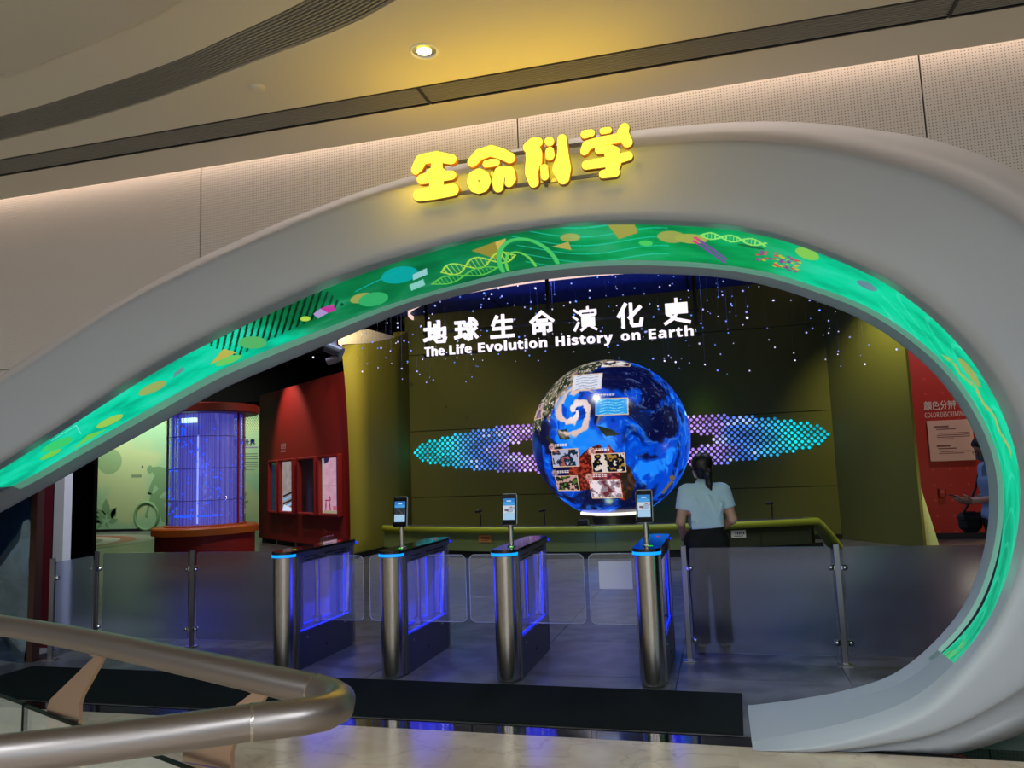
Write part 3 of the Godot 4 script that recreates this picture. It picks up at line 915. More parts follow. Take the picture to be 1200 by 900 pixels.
func make_gate() -> Node3D:
	var o := thing("turnstile", "", "turnstile", Vector3.ZERO, 0, "four steel turnstiles with blue light")
	var L := 1.27
	var hw := 0.1
	var dark := mat(rgb(96, 100, 118), 0.36, 0.9)
	# rounded front column
	var arcp := []
	for k in 17:
		var a := PI * k / 16.0
		arcp.append(Vector2(cos(a) * 0.086, sin(a) * 0.075))
	var col := PackedVector2Array()
	for p in arcp: col.append(Vector2(p.x, p.y - 0.0))
	col.append(Vector2(-0.086, -0.06)); col.append(Vector2(0.086, -0.06))
	# level(): 2D y becomes -z, so turn the profile to bulge towards +z
	var f := PackedVector2Array()
	for p in col: f.append(Vector2(p.x, -p.y))
	put("front_column", M.new().extrude(f, 0.925, level(0.012), true), W.steel, o).position = Vector3(0, 0, -0.08)
	put("rear_column", M.new().extrude(col, 0.925, level(0.012), true), W.steel, o).position = Vector3(0, 0, -L + 0.08)
	for s in [-1, 1]:
		for z in [-0.155, -L + 0.155]:
			put("corner_strip", M.new().box(Vector3(s * 0.09, 0.47, z), Vector3(0.02, 0.92, 0.035), Basis.IDENTITY, 0.003), W.steel_dark, o)
	# kick panel, slightly sloped, with screws
	var kp := PackedVector2Array([Vector2(-0.098, 0), Vector2(0.098, 0), Vector2(0.092, 0.3), Vector2(-0.092, 0.3)])
	put("kick_panel", M.new().extrude(kp, L - 0.34, Transform3D(Basis.IDENTITY, Vector3(0, 0.0, -L + 0.17))), dark, o)
	for z in [-0.3, -L + 0.3]:
		for s in [-1, 1]:
			put("screw", M.new().ball(Vector3(s * 0.0945, 0.24, z), Vector3(0.004, 0.008, 0.008)), W.screw, o)
	for s in [-1, 1]: put("sensor", M.new().ball(Vector3(s * 0.0965, 0.12, -0.62), Vector3(0.004, 0.013, 0.013)), W.black, o)
	# upper rail with dark slots
	put("upper_rail", M.new().box(Vector3(0, 0.9, -L / 2), Vector3(0.19, 0.062, L - 0.3), Basis.IDENTITY, 0.003), dark, o)
	for q in [[-0.36, 0.22, 0.912], [-0.82, 0.42, 0.912], [-0.42, 0.3, 0.886], [-0.9, 0.22, 0.886]]:
		for s in [-1, 1]: put("slot", M.new().box(Vector3(s * 0.0955, q[2], q[0]), Vector3(0.002, 0.012, q[1])), W.black, o)
	# top cover with round ends
	var top := PackedVector2Array()
	for k in 17:
		var a := PI * k / 16.0
		top.append(Vector2(cos(a) * 0.104, -(-0.10) - 0.0 + sin(a) * -0.1))
	for k in 17:
		var a := PI * k / 16.0
		top.append(Vector2(-cos(a) * 0.104, L - 0.1 + sin(a) * 0.1))
	put("top_cover", M.new().extrude(top, 0.022, level(0.958), true), W.gloss, o)
	var trim := M.new()
	trim.extrude(top, 0.028, level(0.93), true)
	put("top_trim", trim, dark, o)
	# glowing band round the front, small lamp at the rear
	var band := []
	for k in 21:
		var a := PI * k / 20.0
		band.append([Vector3(cos(a) * 0.106, 0.934, -0.10 + sin(a) * 0.102), Vector3(cos(a) * 0.106, 0.956, -0.10 + sin(a) * 0.102)])
	put("light_band", M.new().smooth().grid(band), W.cyan_glow, o)
	put("rear_lamp", M.new().ball(Vector3(0.1, 0.945, -L + 0.05), Vector3(0.008, 0.011, 0.014)), W.blue_glow, o)
	for q in [[0.02, -0.22, W.green_dot], [0.02, -L + 0.25, W.red_dot]]:
		put("indicator", M.new().lathe([Vector2(0.018, 0.98), Vector2(0.017, 0.9825), Vector2(0, 0.983)], 16, Vector3(q[0], 0, q[1])), q[2], o)
	# windows: acrylic sides with light inside
	for s in [-1, 1]:
		put("side_window", M.new().box(Vector3(s * 0.083, 0.585, -L / 2), Vector3(0.006, 0.57, L - 0.34)), W.acrylic, o)
	put("centre_post", M.new().cyl(Vector3(0.0, 0.32, -L / 2), Vector3(0.0, 0.87, -L / 2), 0.022, 14), W.steel, o)
	put("post_socket", M.new().box(Vector3(0.0, 0.33, -L / 2), Vector3(0.06, 0.06, 0.06), Basis.IDENTITY, 0.004), W.steel, o)
	put("inner_post", M.new().box(Vector3(0.0, 0.585, -0.34), Vector3(0.05, 0.56, 0.03)), W.steel_dark, o)
	put("inner_post", M.new().box(Vector3(0.0, 0.585, -L + 0.34), Vector3(0.05, 0.56, 0.03)), W.steel_dark, o)
	for s in [-1, 1]:
		put("light_strip", M.new().box(Vector3(s * 0.072, 0.307, -L / 2), Vector3(0.008, 0.008, L - 0.36)), W.blue_glow, o)
		put("light_strip", M.new().box(Vector3(s * 0.072, 0.585, -L + 0.25), Vector3(0.01, 0.54, 0.012)), W.blue_glow, o)
	put("light_strip", M.new().box(Vector3(0, 0.866, -L / 2), Vector3(0.02, 0.006, L - 0.4)), W.blue_glow, o)
	return o

func flap(gate: Node3D, dir: float, reach: float) -> void:
	var r := PackedVector2Array()
	var k := 0.05
	var x0 := 0.03
	for q in [[x0, 0.32, PI, 0.0], [reach - k, 0.32 + k, 1.5 * PI, k], [reach - k, 0.88 - k, 0.0, k], [x0, 0.88, PI / 2, 0.0]]:
		for i in (6 if q[3] > 0.0 else 1):
			var g: float = q[2] + PI / 2 * i / 5.0
			r.append(Vector2((q[0] + cos(g) * q[3]) * dir, q[1] + sin(g) * q[3]))
	if dir < 0: r.reverse()
	var m := M.new().extrude(r, 0.01, Transform3D(Basis.IDENTITY, Vector3(0, 0, -0.645)))
	var f := put("glass_flap", m, W.clear, gate)
	# polished edge that catches the light
	var e := M.new()
	for i in r.size():
		var a := r[i]
		var b := r[(i + 1) % r.size()]
		if absf(a.x) < 0.04 and absf(b.x) < 0.04: continue
		e.tube([Vector3(a.x, a.y, -0.64), Vector3(b.x, b.y, -0.64)], 0.0035, 5)
	put("flap_edge", e, W.edge, f)

func build_gates() -> void:
	W.gloss = mat(rgb(14, 15, 22), 0.08)
	W.cyan_glow = glow(Color(0.03, 0.55, 1.0), 1.7)
	W.blue_glow = glow(Color(0.02, 0.12, 1.0), 2.4)
	W.green_dot = glow(Color(0.05, 0.9, 0.2), 0.8)
	W.red_dot = glow(Color(0.95, 0.08, 0.06), 0.6)
	W.acrylic = pane(Color(0.80, 0.80, 0.95), 0.11, 0.3)
	W.edge = mat(rgb(170, 178, 186), 0.3)
	var xs := [-3.565, -2.595, -1.65, -0.56]
	var said := ["leftmost of the four steel turnstiles, the one without a face scanner", "second steel turnstile from the left, face scanner with a dark picture on top", "third turnstile from the left, violet dots reflected on its glossy top", "rightmost steel turnstile, beside the standing woman"]
	var first := make_gate()
	var gates := []
	for k in 4:
		var g: Node3D = first
		if k: g = copy(first, Vector3.ZERO, 0.0, said[k])
		g.position = Vector3(xs[k], 0, -5.735)
		g.set_meta("label", said[k])
		gates.append(g)
		for s in [-1.0, 1.0]:
			if k < 3 or s > 0.0: area(Vector3(xs[k] + s * 0.092, 0.5, -6.37), Vector3(s, -0.25, 0), 0.85, 0.5, Color(0.16, 0.18, 1.0), 0.22)
			area(Vector3(xs[k] + s * 0.03, 0.585, -6.37), Vector3(s, 0, 0), 0.85, 0.5, Color(0.34, 0.32, 1.0), 0.06)
	for k in 4:
		if k < 3: flap(gates[k], 1.0, [0.455, 0.44, 0.52][k - 0])
		if k > 0: flap(gates[k], -1.0, [0.0, 0.455, 0.47, 0.53][k])
	# white sheet taped to the last flap
	var sheet := M.new().box(Vector3(-0.87, 0.71, -6.362), Vector3(0.27, 0.22, 0.002))
	tag(put("paper_sheet", sheet, mat(rgb(214, 218, 224), 0.8)), "blank white paper sheet taped on the glass flap of the right turnstile", "paper")
	# face scanners
	var scr := ["face scanner with a dark picture band on its screen, on the second turnstile", "face scanner with a map on its blue screen, on the third turnstile", "face scanner in front of the globe's lower edge, on the right turnstile"]
	for k in 3:
		var o := thing("face_scanner", scr[k], "face scanner", Vector3([-2.585, -1.645, -0.575][k], 0.98, -6.0), -0.06, "face scanners on the turnstiles")
		put("pole", M.new().cyl(Vector3(0.0, 0, -0.02), Vector3(0.0, 0.2, -0.02), 0.021, 18), W.steel, o)
		put("pole_foot", M.new().lathe([Vector2(0.034, 0.0), Vector2(0.034, 0.008), Vector2(0.021, 0.012)], 20, Vector3(0, 0, -0.02)), W.screw, o)
		var body := Basis(Vector3.RIGHT, -0.10)
		put("housing", M.new().box(Vector3(0, 0.295, -0.006), Vector3(0.128, 0.25, 0.026), body, 0.011), mat(rgb(196, 198, 200), 0.4), o)
		put("bezel", M.new().box(Vector3(0, 0.2945, 0.004), Vector3(0.119, 0.241, 0.012), body, 0.004), W.gloss, o)
		var sc := put("screen", M.new().box(Vector3(0, 0, 0), Vector3(0.096, 0.168, 0.002), body), scanner_screen(k), o)
		sc.position = Vector3(0, 0.2975, 0.0103)
		put("camera_eye", M.new().lathe([Vector2(0.006, 0), Vector2(0.005, 0.002), Vector2(0, 0.002)], 14, Vector3(0, 0.402, 0.0), Basis(Vector3.RIGHT, PI / 2 - 0.1)), W.black, o)
	# clear stand on the first turnstile
	var cs := thing("card_stand", "small clear plastic stand with a pink tip on the leftmost turnstile's top", "stand", Vector3(-3.56, 0.983, -6.55))
	put("plate", M.new().box(Vector3(0, 0.03, 0), Vector3(0.006, 0.055, 0.24)), W.clear, cs)
	put("tip", M.new().box(Vector3(0, 0.056, -0.05), Vector3(0.012, 0.012, 0.10)), mat(rgb(210, 90, 120), 0.4), cs)
	put("foot", M.new().box(Vector3(0, 0.003, 0), Vector3(0.06, 0.006, 0.24)), W.clear, cs)

func scanner_screen(k: int) -> StandardMaterial3D:
	var im := Image.create(48, 84, false, Image.FORMAT_RGB8)
	for y in 84:
		for x in 48:
			im.set_pixel(x, y, Color(0.10, 0.48, 0.80).lerp(Color(0.62, 0.80, 0.92), smoothstep(10, 60, y)))
	im.fill_rect(Rect2i(14, 8, 20, 4), Color(0.85, 0.95, 1.0))
	draw_oval(im, Vector2(24, 20), Vector2(34, 6), Color(0.25, 0.62, 0.9))
	if k == 0:
		im.fill_rect(Rect2i(0, 26, 48, 28), Color(0.12, 0.14, 0.17))
		im.fill_rect(Rect2i(0, 54, 48, 8), Color(0.7, 0.8, 0.88))
		draw_bar(im, Vector2(12, 30), Vector2(36, 50), 1.0, Color(0.4, 0.42, 0.45))
	else:
		im.fill_rect(Rect2i(0, 28, 48, 30), Color(0.80, 0.86, 0.90))
		for i in 5: draw_bar(im, Vector2(16 + i * 5, 54), Vector2(28 + i * 5, 34), 1.0, Color(0.28, 0.46, 0.64))
		im.fill_rect(Rect2i(6, 42, 16, 8), Color(0.45, 0.3, 0.38))
		im.fill_rect(Rect2i(30, 32, 8, 4), Color(0.78, 0.32, 0.3))
	im.fill_rect(Rect2i(0, 62, 48, 22), Color(0.66, 0.82, 0.94))
	var m := glow(Color.WHITE, 0.85)
	m.emission_operator = BaseMaterial3D.EMISSION_OP_MULTIPLY
	m.emission_texture = tex(im)
	m.uv1_scale = Vector3(1, 1, 1)
	return m
# ------------------------------------------------------------------ the hall behind the gates
func wall_slab(a: Vector2, b: Vector2, y0: float, y1: float, thick: float) -> M:
	var d := (b - a)
	var m := M.new()
	m.box(Vector3((a.x + b.x) / 2, (y0 + y1) / 2, (a.y + b.y) / 2), Vector3(d.length(), y1 - y0, thick), Basis(Vector3.UP, -atan2(d.y, d.x)))
	return m

func build_hall() -> void:
	# shell of the hall
	struct("wall_west", M.new().box(Vector3(-26.1, 2.8, -14.4), Vector3(0.2, 6, 19.4)), W.matt_black)
	struct("wall_east", M.new().box(Vector3(7.1, 2.8, -14.4), Vector3(0.2, 6, 19.4)), W.dark)
	struct("wall_north", M.new().box(Vector3(-9.5, 2.8, -24.1), Vector3(33.4, 6, 0.2)), W.matt_black)
	struct("ceiling_hall", M.new().box(Vector3(-9.5, 5.75, -14.6), Vector3(33.4, 0.2, 19.2)), W.matt_black)
	var said := ["dark round duct running under the black ceiling above the glass drum", "dark flat duct under the black ceiling before the red display wall", "thin dark pipe under the black ceiling near the white track spotlight"]
	for k in 3:
		var o := thing("ceiling_duct", said[k], "duct", Vector3(-13.5, [4.9, 4.75, 5.0][k], [-17.0, -13.6, -11.0][k]))
		var dm := mat(rgb(30, 32, 42), 0.7)
		if k == 1: put("duct", M.new().box(Vector3.ZERO, Vector3(11, 0.3, 0.5), Basis.IDENTITY, 0.01), dm, o)
		else: put("duct", M.new().cyl(Vector3(-6, 0, 0), Vector3(6, 0, 0), [0.22, 0, 0.06][k], 16), dm, o)
		for x in [-4.0, 0.0, 4.0]: put("hanger", M.new().cyl(Vector3(x, 0, 0), Vector3(x, 5.66 - o.position.y, 0), 0.01, 6), dm, o)
	build_alcove()
	build_left_side()
	build_right_side()

func build_alcove() -> void:
	# olive back wall in four boards, each with a fine joint
	var alcove := Node3D.new()
	alcove.name = "wall_back"
	add_child(alcove)
	alcove.set_meta("kind", "structure")
	var ys := [0.0, 1.06, 2.59, 4.40, 5.36]
	for k in 4:
		put("panel", M.new().box(Vector3(-2.33, (ys[k] + ys[k + 1]) / 2, -16.9), Vector3(9.4, ys[k + 1] - ys[k] - 0.012, 0.2), Basis.IDENTITY, 0.004), W.olive, alcove)
	put("backing", M.new().box(Vector3(-2.33, 2.68, -16.95), Vector3(9.4, 5.36, 0.1)), W.black, alcove)
	put("kick_strip", M.new().box(Vector3(-2.33, 0.05, -16.79), Vector3(9.3, 0.1, 0.02)), W.black, alcove)
	# left flank: the side wall flares out at its top and carries a pale lit cap
	var left := Node3D.new()
	left.name = "wall_flank_left"
	add_child(left)
	left.set_meta("kind", "structure")
	var rows := []
	for k in 13:
		var f := k / 12.0
		var y0 := 4.24 * f
		var fl := 0.16 * pow(f, 3.5)
		rows.append([Vector3(-7.24 - fl, y0, -14.5), Vector3(-7.06 - fl, y0, -13.92), Vector3(-6.99, lerpf(0.0, 4.38, f), -14.7), Vector3(-6.97, lerpf(0, 4.7, f), -16.0), Vector3(-6.95, lerpf(0.0, 5.0, f), -16.82), Vector3(-7.35, lerpf(0.0, 5.0, f), -16.82)])
	put("face", M.new().smooth().grid(rows), W.olive_left, left)
	var cap := []
	cap.append([Vector3(-7.42, 4.24, -14.5), Vector3(-7.23, 4.24, -13.84), Vector3(-6.99, 4.38, -14.7), Vector3(-6.97, 4.7, -16.0)])
	cap.append([Vector3(-7.42, 4.46, -14.5), Vector3(-7.24, 4.46, -13.82), Vector3(-6.98, 4.68, -14.7), Vector3(-6.96, 4.74, -16.0)])
	cap.append([Vector3(-7.90, 4.50, -13.9), Vector3(-7.9, 4.50, -14.0), Vector3(-7.4, 4.72, -14.9), Vector3(-7.3, 4.74, -16.0)])
	put("cap", M.new().smooth().grid(cap), W.cream, left)
	put("kick_strip", M.new().box(Vector3(-6.98, 0.05, -15.35), Vector3(0.1, 0.1, 2.84)), W.black, left)
	# right flank
	struct("wall_flank_right", wall_slab(Vector2(2.28, -16.85), Vector2(3.37, -15.0), 0, 5.3, 0.06), W.olive)
	# star ceiling over the alcove
	var navy := mat(rgb(30, 48, 120), 0.6)
	var star := thing("star_ceiling", "dark blue star ceiling above the globe with a white lit rim", "ceiling panel", Vector3(0, 5.36, 0))
	put("panel", M.new().box(Vector3(-2.0, 0.05, -12.9), Vector3(10.8, 0.1, 7.9)), navy, star)
	var ring := []
	for k in 41:
		var a := PI * k / 40.0
		var p := Vector3(-2.4 + 4.4 * cos(a), 0, -16.8 + 2.42 * sin(a))
		ring.append([p + Vector3(0, -0.02, 0), p + Vector3(0, -0.11, 0), p * 1.0 + Vector3(0.03 * cos(a), -0.11, 0.03 * sin(a)), p + Vector3(0.03 * cos(a), -0.02, 0.03 * sin(a))])
	put("lit_rim", M.new().smooth().grid(ring, true), glow(Color(1.0, 0.86, 0.82), 1.0), star)
	for x in [-4.6, -0.4]:
		put("seam", M.new().box(Vector3(x, -0.002, -12.9), Vector3(0.05, 0.02, 7.8)), W.black, star)
	build_strands()
	build_hanging_sign()
	build_globe()
	build_counter()
	# the blue wash of the star ceiling and the fibre ends
	area(Vector3(-2.0, 5.2, -14.2), Vector3(0, 1, 0), 7.0, 3.0, Color(0.30, 0.44, 1.0), 1.8)

func build_strands() -> void:
	var rng := RandomNumberGenerator.new()
	rng.seed = 77
	var pos := []
	for i in 400:
		var x := rng.randf_range(-6.7, 3.1)
		var z := rng.randf_range(-16.4, -10.6)
		var y := rng.randf_range(3.9, 5.2)
		if x > -1.8 and rng.randf() < 0.55: y = rng.randf_range(3.2, 4.9)
		if x < -4.5: y = rng.randf_range(3.5, 5.0)
		pos.append(Vector3(x, y, z))
	var tips := MultiMesh.new()
	tips.transform_format = MultiMesh.TRANSFORM_3D
	tips.use_colors = true
	tips.mesh = M.new().ball(Vector3.ZERO, Vector3.ONE, Basis.IDENTITY, 6, 4).done()
	tips.instance_count = pos.size()
	var lines := MultiMesh.new()
	lines.transform_format = MultiMesh.TRANSFORM_3D
	lines.mesh = M.new().box(Vector3(0, 0.5, 0), Vector3(1, 1, 1)).done()
	lines.instance_count = pos.size()
	for i in pos.size():
		var r := rng.randf_range(0.008, 0.018)
		tips.set_instance_transform(i, Transform3D(Basis.IDENTITY.scaled(Vector3(r, r, r)), pos[i]))
		var b := rng.randf_range(0.5, 1.8)
		var c := [Color(0.22, 0.28, 1.0), Color(0.4, 0.4, 1.0), Color(0.75, 0.7, 1.0), Color(0.12, 0.3, 0.95)][rng.randi() % 4] as Color
		tips.set_instance_color(i, Color(c.r * b, c.g * b, c.b * b))
		lines.set_instance_transform(i, Transform3D(Basis.IDENTITY.scaled(Vector3(0.003, 5.36 - pos[i].y, 0.003)), pos[i]))
	var o := thing("fibre_strands", "hanging glass fibre strands with blue glowing tips filling the space above the globe", "light strands")
	o.set_meta("kind", "stuff")
	var a := MultiMeshInstance3D.new()
	a.name = "light_tips"
	a.multimesh = tips
	var u := mat(Color.WHITE)
	u.shading_mode = BaseMaterial3D.SHADING_MODE_UNSHADED
	u.vertex_color_use_as_albedo = true
	a.material_override = u
	a.set_meta("kind", "stuff")
	o.add_child(a)
	var l := MultiMeshInstance3D.new()
	l.name = "strands"
	l.multimesh = lines
	l.material_override = pane(Color(0.35, 0.45, 0.9), 0.12, 0.3)
	l.set_meta("kind", "stuff")
	o.add_child(l)

const HAN := {
	"di": "5,35 42,35;24,8 24,78;3,82 44,70;40,48 93,36;93,36 93,64 84,68;67,6 67,72;51,22 51,84 58,92 90,92 95,78",
	"qiu": "5,18 40,18;7,46 38,46;3,82 42,72;22,18 22,76;46,30 96,30;70,5 70,88 60,92;82,8 92,18;52,46 62,58;44,84 64,66;92,46 78,56;72,54 95,84",
	"sheng": "27,8 10,42;22,28 90,28;14,58 86,58;4,92 96,92;54,5 54,92",
	"ming": "50,5 5,42;50,5 95,42;32,40 68,40;16,56 16,88;16,56 43,56 43,80 16,80;58,56 58,96;58,56 86,56 86,82 76,84",
	"yan": "8,10 20,20;4,38 16,48;6,92 22,64;62,3 62,14;32,28 32,16 94,16 94,28;38,34 88,34;40,47 86,47 86,76 40,76 40,47;40,61 86,61;63,34 63,76;50,82 34,94;76,82 94,94",
	"hua": "32,5 5,50;21,34 21,94;90,20 48,60;54,6 54,84 60,92 90,92 95,70",
	"shi": "12,22 88,22 88,54 12,54 12,22;50,2 50,54;50,54 40,76 5,96;18,62 48,82 97,96",
	"yan2": "28,2 30,12;8,14 52,14;18,20 24,30;42,20 36,30;8,34 52,34;12,34 9,70 2,92;44,42 22,54;46,58 20,74;50,74 16,94;56,10 98,10;76,10 70,22;60,24 60,72;60,24 94,24 94,72;77,34 77,66 54,94;82,76 97,94",
	"se": "36,4 10,32;32,14 68,14 56,30;16,32 84,32 84,58;16,58 84,58;50,32 50,58;16,32 16,88 24,92 90,92 94,76",
	"fen": "38,6 6,46;62,6 94,46;22,48 76,48 72,88 60,88;46,48 36,76 10,94",
	"bian": "16,4 18,12;2,16 33,16;9,22 12,34;27,22 23,34;2,38 33,38;3,56 32,56;18,38 18,70 8,94;48,8 48,60 38,94;39,30 37,46;56,30 58,46;82,4 84,12;66,16 98,16;73,22 76,34;92,22 88,34;66,38 98,38;67,58 97,58;82,38 82,96",
	"gan": "12,10 94,10;12,10 10,50 4,66;24,24 54,24;28,36 50,36 50,54 28,54 28,36;66,2 76,40 96,60;86,24 62,60;82,0 92,8;14,74 8,90;30,70 34,90 70,90 74,78;50,68 56,78;82,72 94,86",
	"shou": "84,4 14,12;18,20 24,30;48,18 52,28;84,16 74,30;8,50 8,36 94,36 94,50;22,52 78,52 50,80 10,96;26,58 60,84 94,96",
	"shi2": "4,34 96,34;24,10 24,90 90,90;50,6 50,66 76,66;76,8 76,66",
	"jie": "20,6 80,6 80,46 20,46 20,6;20,26 80,26;50,6 50,46;50,46 6,72;50,46 94,72;36,64 32,82 18,96;66,64 66,96",
}

func build_hanging_sign() -> void:
	var o := thing("hanging_sign", "white glowing sign of seven characters and an English line hung on black rods", "sign", Vector3(0, 0, -10))
	var white := glow(Color(1.0, 0.96, 1.0), 1.1)
	for x in [-3.89, -2.12, -0.17]:
		put("rod", M.new().box(Vector3(x, 4.5, -0.09), Vector3(0.045, 2.3, 0.03)), W.black, o)
	for y in [3.24, 3.565]:
		put("crossbar", M.new().box(Vector3(-2.03, y, -0.06), Vector3(3.8, 0.035, 0.03)), W.black, o)
	var at := [-3.90, -3.44, -2.92, -2.36, -1.77, -1.17, -0.57]
	var names := ["di", "qiu", "sheng", "ming", "yan", "hua", "shi"]
	for k in 7:
		var c := put("character", glyph(M.new(), HAN[names[k]], Transform3D.IDENTITY, 0.325, [13.0, 13.0, 13.0, 12.5, 9.0, 13.5, 11.5][k], 0.04), white, o)
		c.position = Vector3(at[k], 3.40, -0.04)
	var words := [["The", -3.90, 0.29], ["Life", -3.53, 0.32], ["Evolution", -3.11, 0.97], ["History", -2.02, 0.77], ["on", -1.14, 0.25], ["Earth", -0.78, 0.57]]
	for wd in words:
		var t := word(wd[0], 0.175, 0.035)
		var bb := t.get_aabb()
		var c := put("word", t, white, o)
		c.scale = Vector3(wd[2] / bb.size.x, 1, 1)
		c.position = Vector3(wd[1] - bb.position.x * c.scale.x, 3.185, -0.02)
	for k in 4: omni(Vector3(-3.5 + 1.0 * k, 3.45, -9.8), Color(1.0, 0.96, 1.0), 0.02, 0.1, "sign_glow")

func build_counter() -> void:
	# a low curved barrier in front of the globe, olive rim on panels; its right end slopes to the floor
	var o := thing("curved_barrier", "low curved olive barrier with a thick rim before the globe, sloping down at right", "barrier")
	var c := Vector2(-2.465, -21.9)
	var R := 8.3
	var P := func(a: float, r: float, y: float) -> Vector3: return Vector3(c.x + r * sin(a), y, c.y + r * cos(a))
	var a0 := -0.55
	var a1 := 0.50
	var rim := []
	var topc := []
	var n := 48
	for i in n + 1:
		var a := lerpf(a0, a1, i / float(n))
		rim.append([P.call(a, R - 0.42, 0.50), P.call(a, R - 0.42, 0.565), P.call(a, R - 0.03, 0.575), P.call(a, R, 0.55), P.call(a, R, 0.475), P.call(a, R - 0.03, 0.455)])
		topc.append([P.call(a, R - 0.40, 0.572), P.call(a, R - 0.06, 0.58)])
	# right end: bends over and runs down to the floor
	for i in 9:
		var f := i / 8.0
		var a := a1 + 0.018 + 0.062 * f
		var y := 0.565 - 0.02 * sin(f * 2) - 0.55 * pow(f, 1.25)
		rim.append([P.call(a, R - 0.42, y - 0.065), P.call(a, R - 0.42, y), P.call(a, R - 0.03, y + 0.01), P.call(a, R, y - 0.015), P.call(a, R, y - 0.10), P.call(a, R - 0.03, y - 0.12)])
	put("rim", M.new().smooth().grid(rim, true, false, true), W.olive_rim, o)
	put("rim_top", M.new().smooth().grid(topc), mat(rgb(96, 92, 120), 0.12), o)  # purple reflection is put into the colour of the rim top
	var k := 9
	for i in k:
		var s0 := lerpf(a0, a1, i / float(k)) + 0.0006
		var s1 := lerpf(a0, a1, (i + 1) / float(k)) - 0.0006
		var rows := []
		for j in 5:
			var a := lerpf(s0, s1, j / 4.0)
			rows.append([P.call(a, R - 0.05, 0.13), P.call(a, R - 0.05, 0.47)])
		put("front_panel", M.new().smooth().grid(rows), W.panel_green if i < 7 else W.panel_glass, o)
	var kick := []
	var back := []
	for i in n + 1:
		var a := lerpf(a0, a1 + 0.03, i / float(n))
		kick.append([P.call(a, R - 0.07, 0.0), P.call(a, R - 0.07, 0.14)])
		back.append([P.call(a, R - 0.30, 0.0), P.call(a, R - 0.30, 0.5)])
	put("kick_strip", M.new().smooth().grid(kick), W.black, o)
	put("rear_panel", M.new().smooth().grid(back), W.olive, o)
	# small things on the rim
	var spots := [[-4.42, "small black gooseneck sensor at the barrier's left part"], [-3.13, "small black gooseneck sensor on the barrier left of the globe's foot"], [-0.16, "small black gooseneck sensor on the barrier just left of the woman's arm"], [0.85, "small black gooseneck sensor on the barrier right of the woman"]]
	for s in spots:
		var x: float = s[0]
		var z := c.y + sqrt((R - 0.2) * (R - 0.2) - (x - c.x) * (x - c.x))
		var m := thing("gooseneck_sensor", s[1], "sensor", Vector3(x, 0.575, z), 0, "gooseneck sensors on the barrier")
		put("foot", M.new().lathe([Vector2(0.04, 0), Vector2(0.038, 0.012), Vector2(0.008, 0.016)], 16), W.black, m)
		put("stem", M.new().tube([Vector3(0, 0.01, 0), Vector3(0.0, 0.12, 0), Vector3(0.01, 0.2, 0.01), Vector3(-0.01, 0.27, 0.02)], 0.012, 8), W.black, m)
		put("head", M.new().box(Vector3(-0.03, 0.285, 0.02), Vector3(0.13, 0.05, 0.06), Basis(Vector3.FORWARD, -0.15), 0.012), W.black, m)
	var bx := thing("control_box", "small black box on the barrier rim below the globe", "box", Vector3(-2.42, 0.58, -13.78))
	put("case", M.new().box(Vector3(0, 0.055, 0), Vector3(0.19, 0.10, 0.14), Basis.IDENTITY, 0.015), W.black, bx)
	put("base", M.new().box(Vector3(0, 0.005, 0), Vector3(0.22, 0.01, 0.17)), W.black, bx)
	for s in [[-4.30, Color(0.80, 0.50, 0.25), "small orange notice stuck on the barrier front at left"], [0.26, Color(0.86, 0.86, 0.80), "small white notice stuck on the barrier front beside the woman"]]:
		var x: float = s[0]
		var a := asin((x - c.x) / R)
		var t := thing("notice", s[2], "notice", P.call(a, R - 0.045, 0.36), a)
		put("plate", M.new().box(Vector3.ZERO, Vector3(0.26, 0.13, 0.004)), mat(s[1], 0.6), t)
		for j in 5: put("print", M.new().box(Vector3(-0.05 + 0.035 * j, 0.01, 0.0022), Vector3(0.022, 0.04, 0.001)), mat(rgb(70, 60, 50), 0.7), t)
		put("print", M.new().box(Vector3(0.0, -0.035, 0.0022), Vector3(0.16, 0.012, 0.001)), mat(rgb(90, 80, 70), 0.7), t)

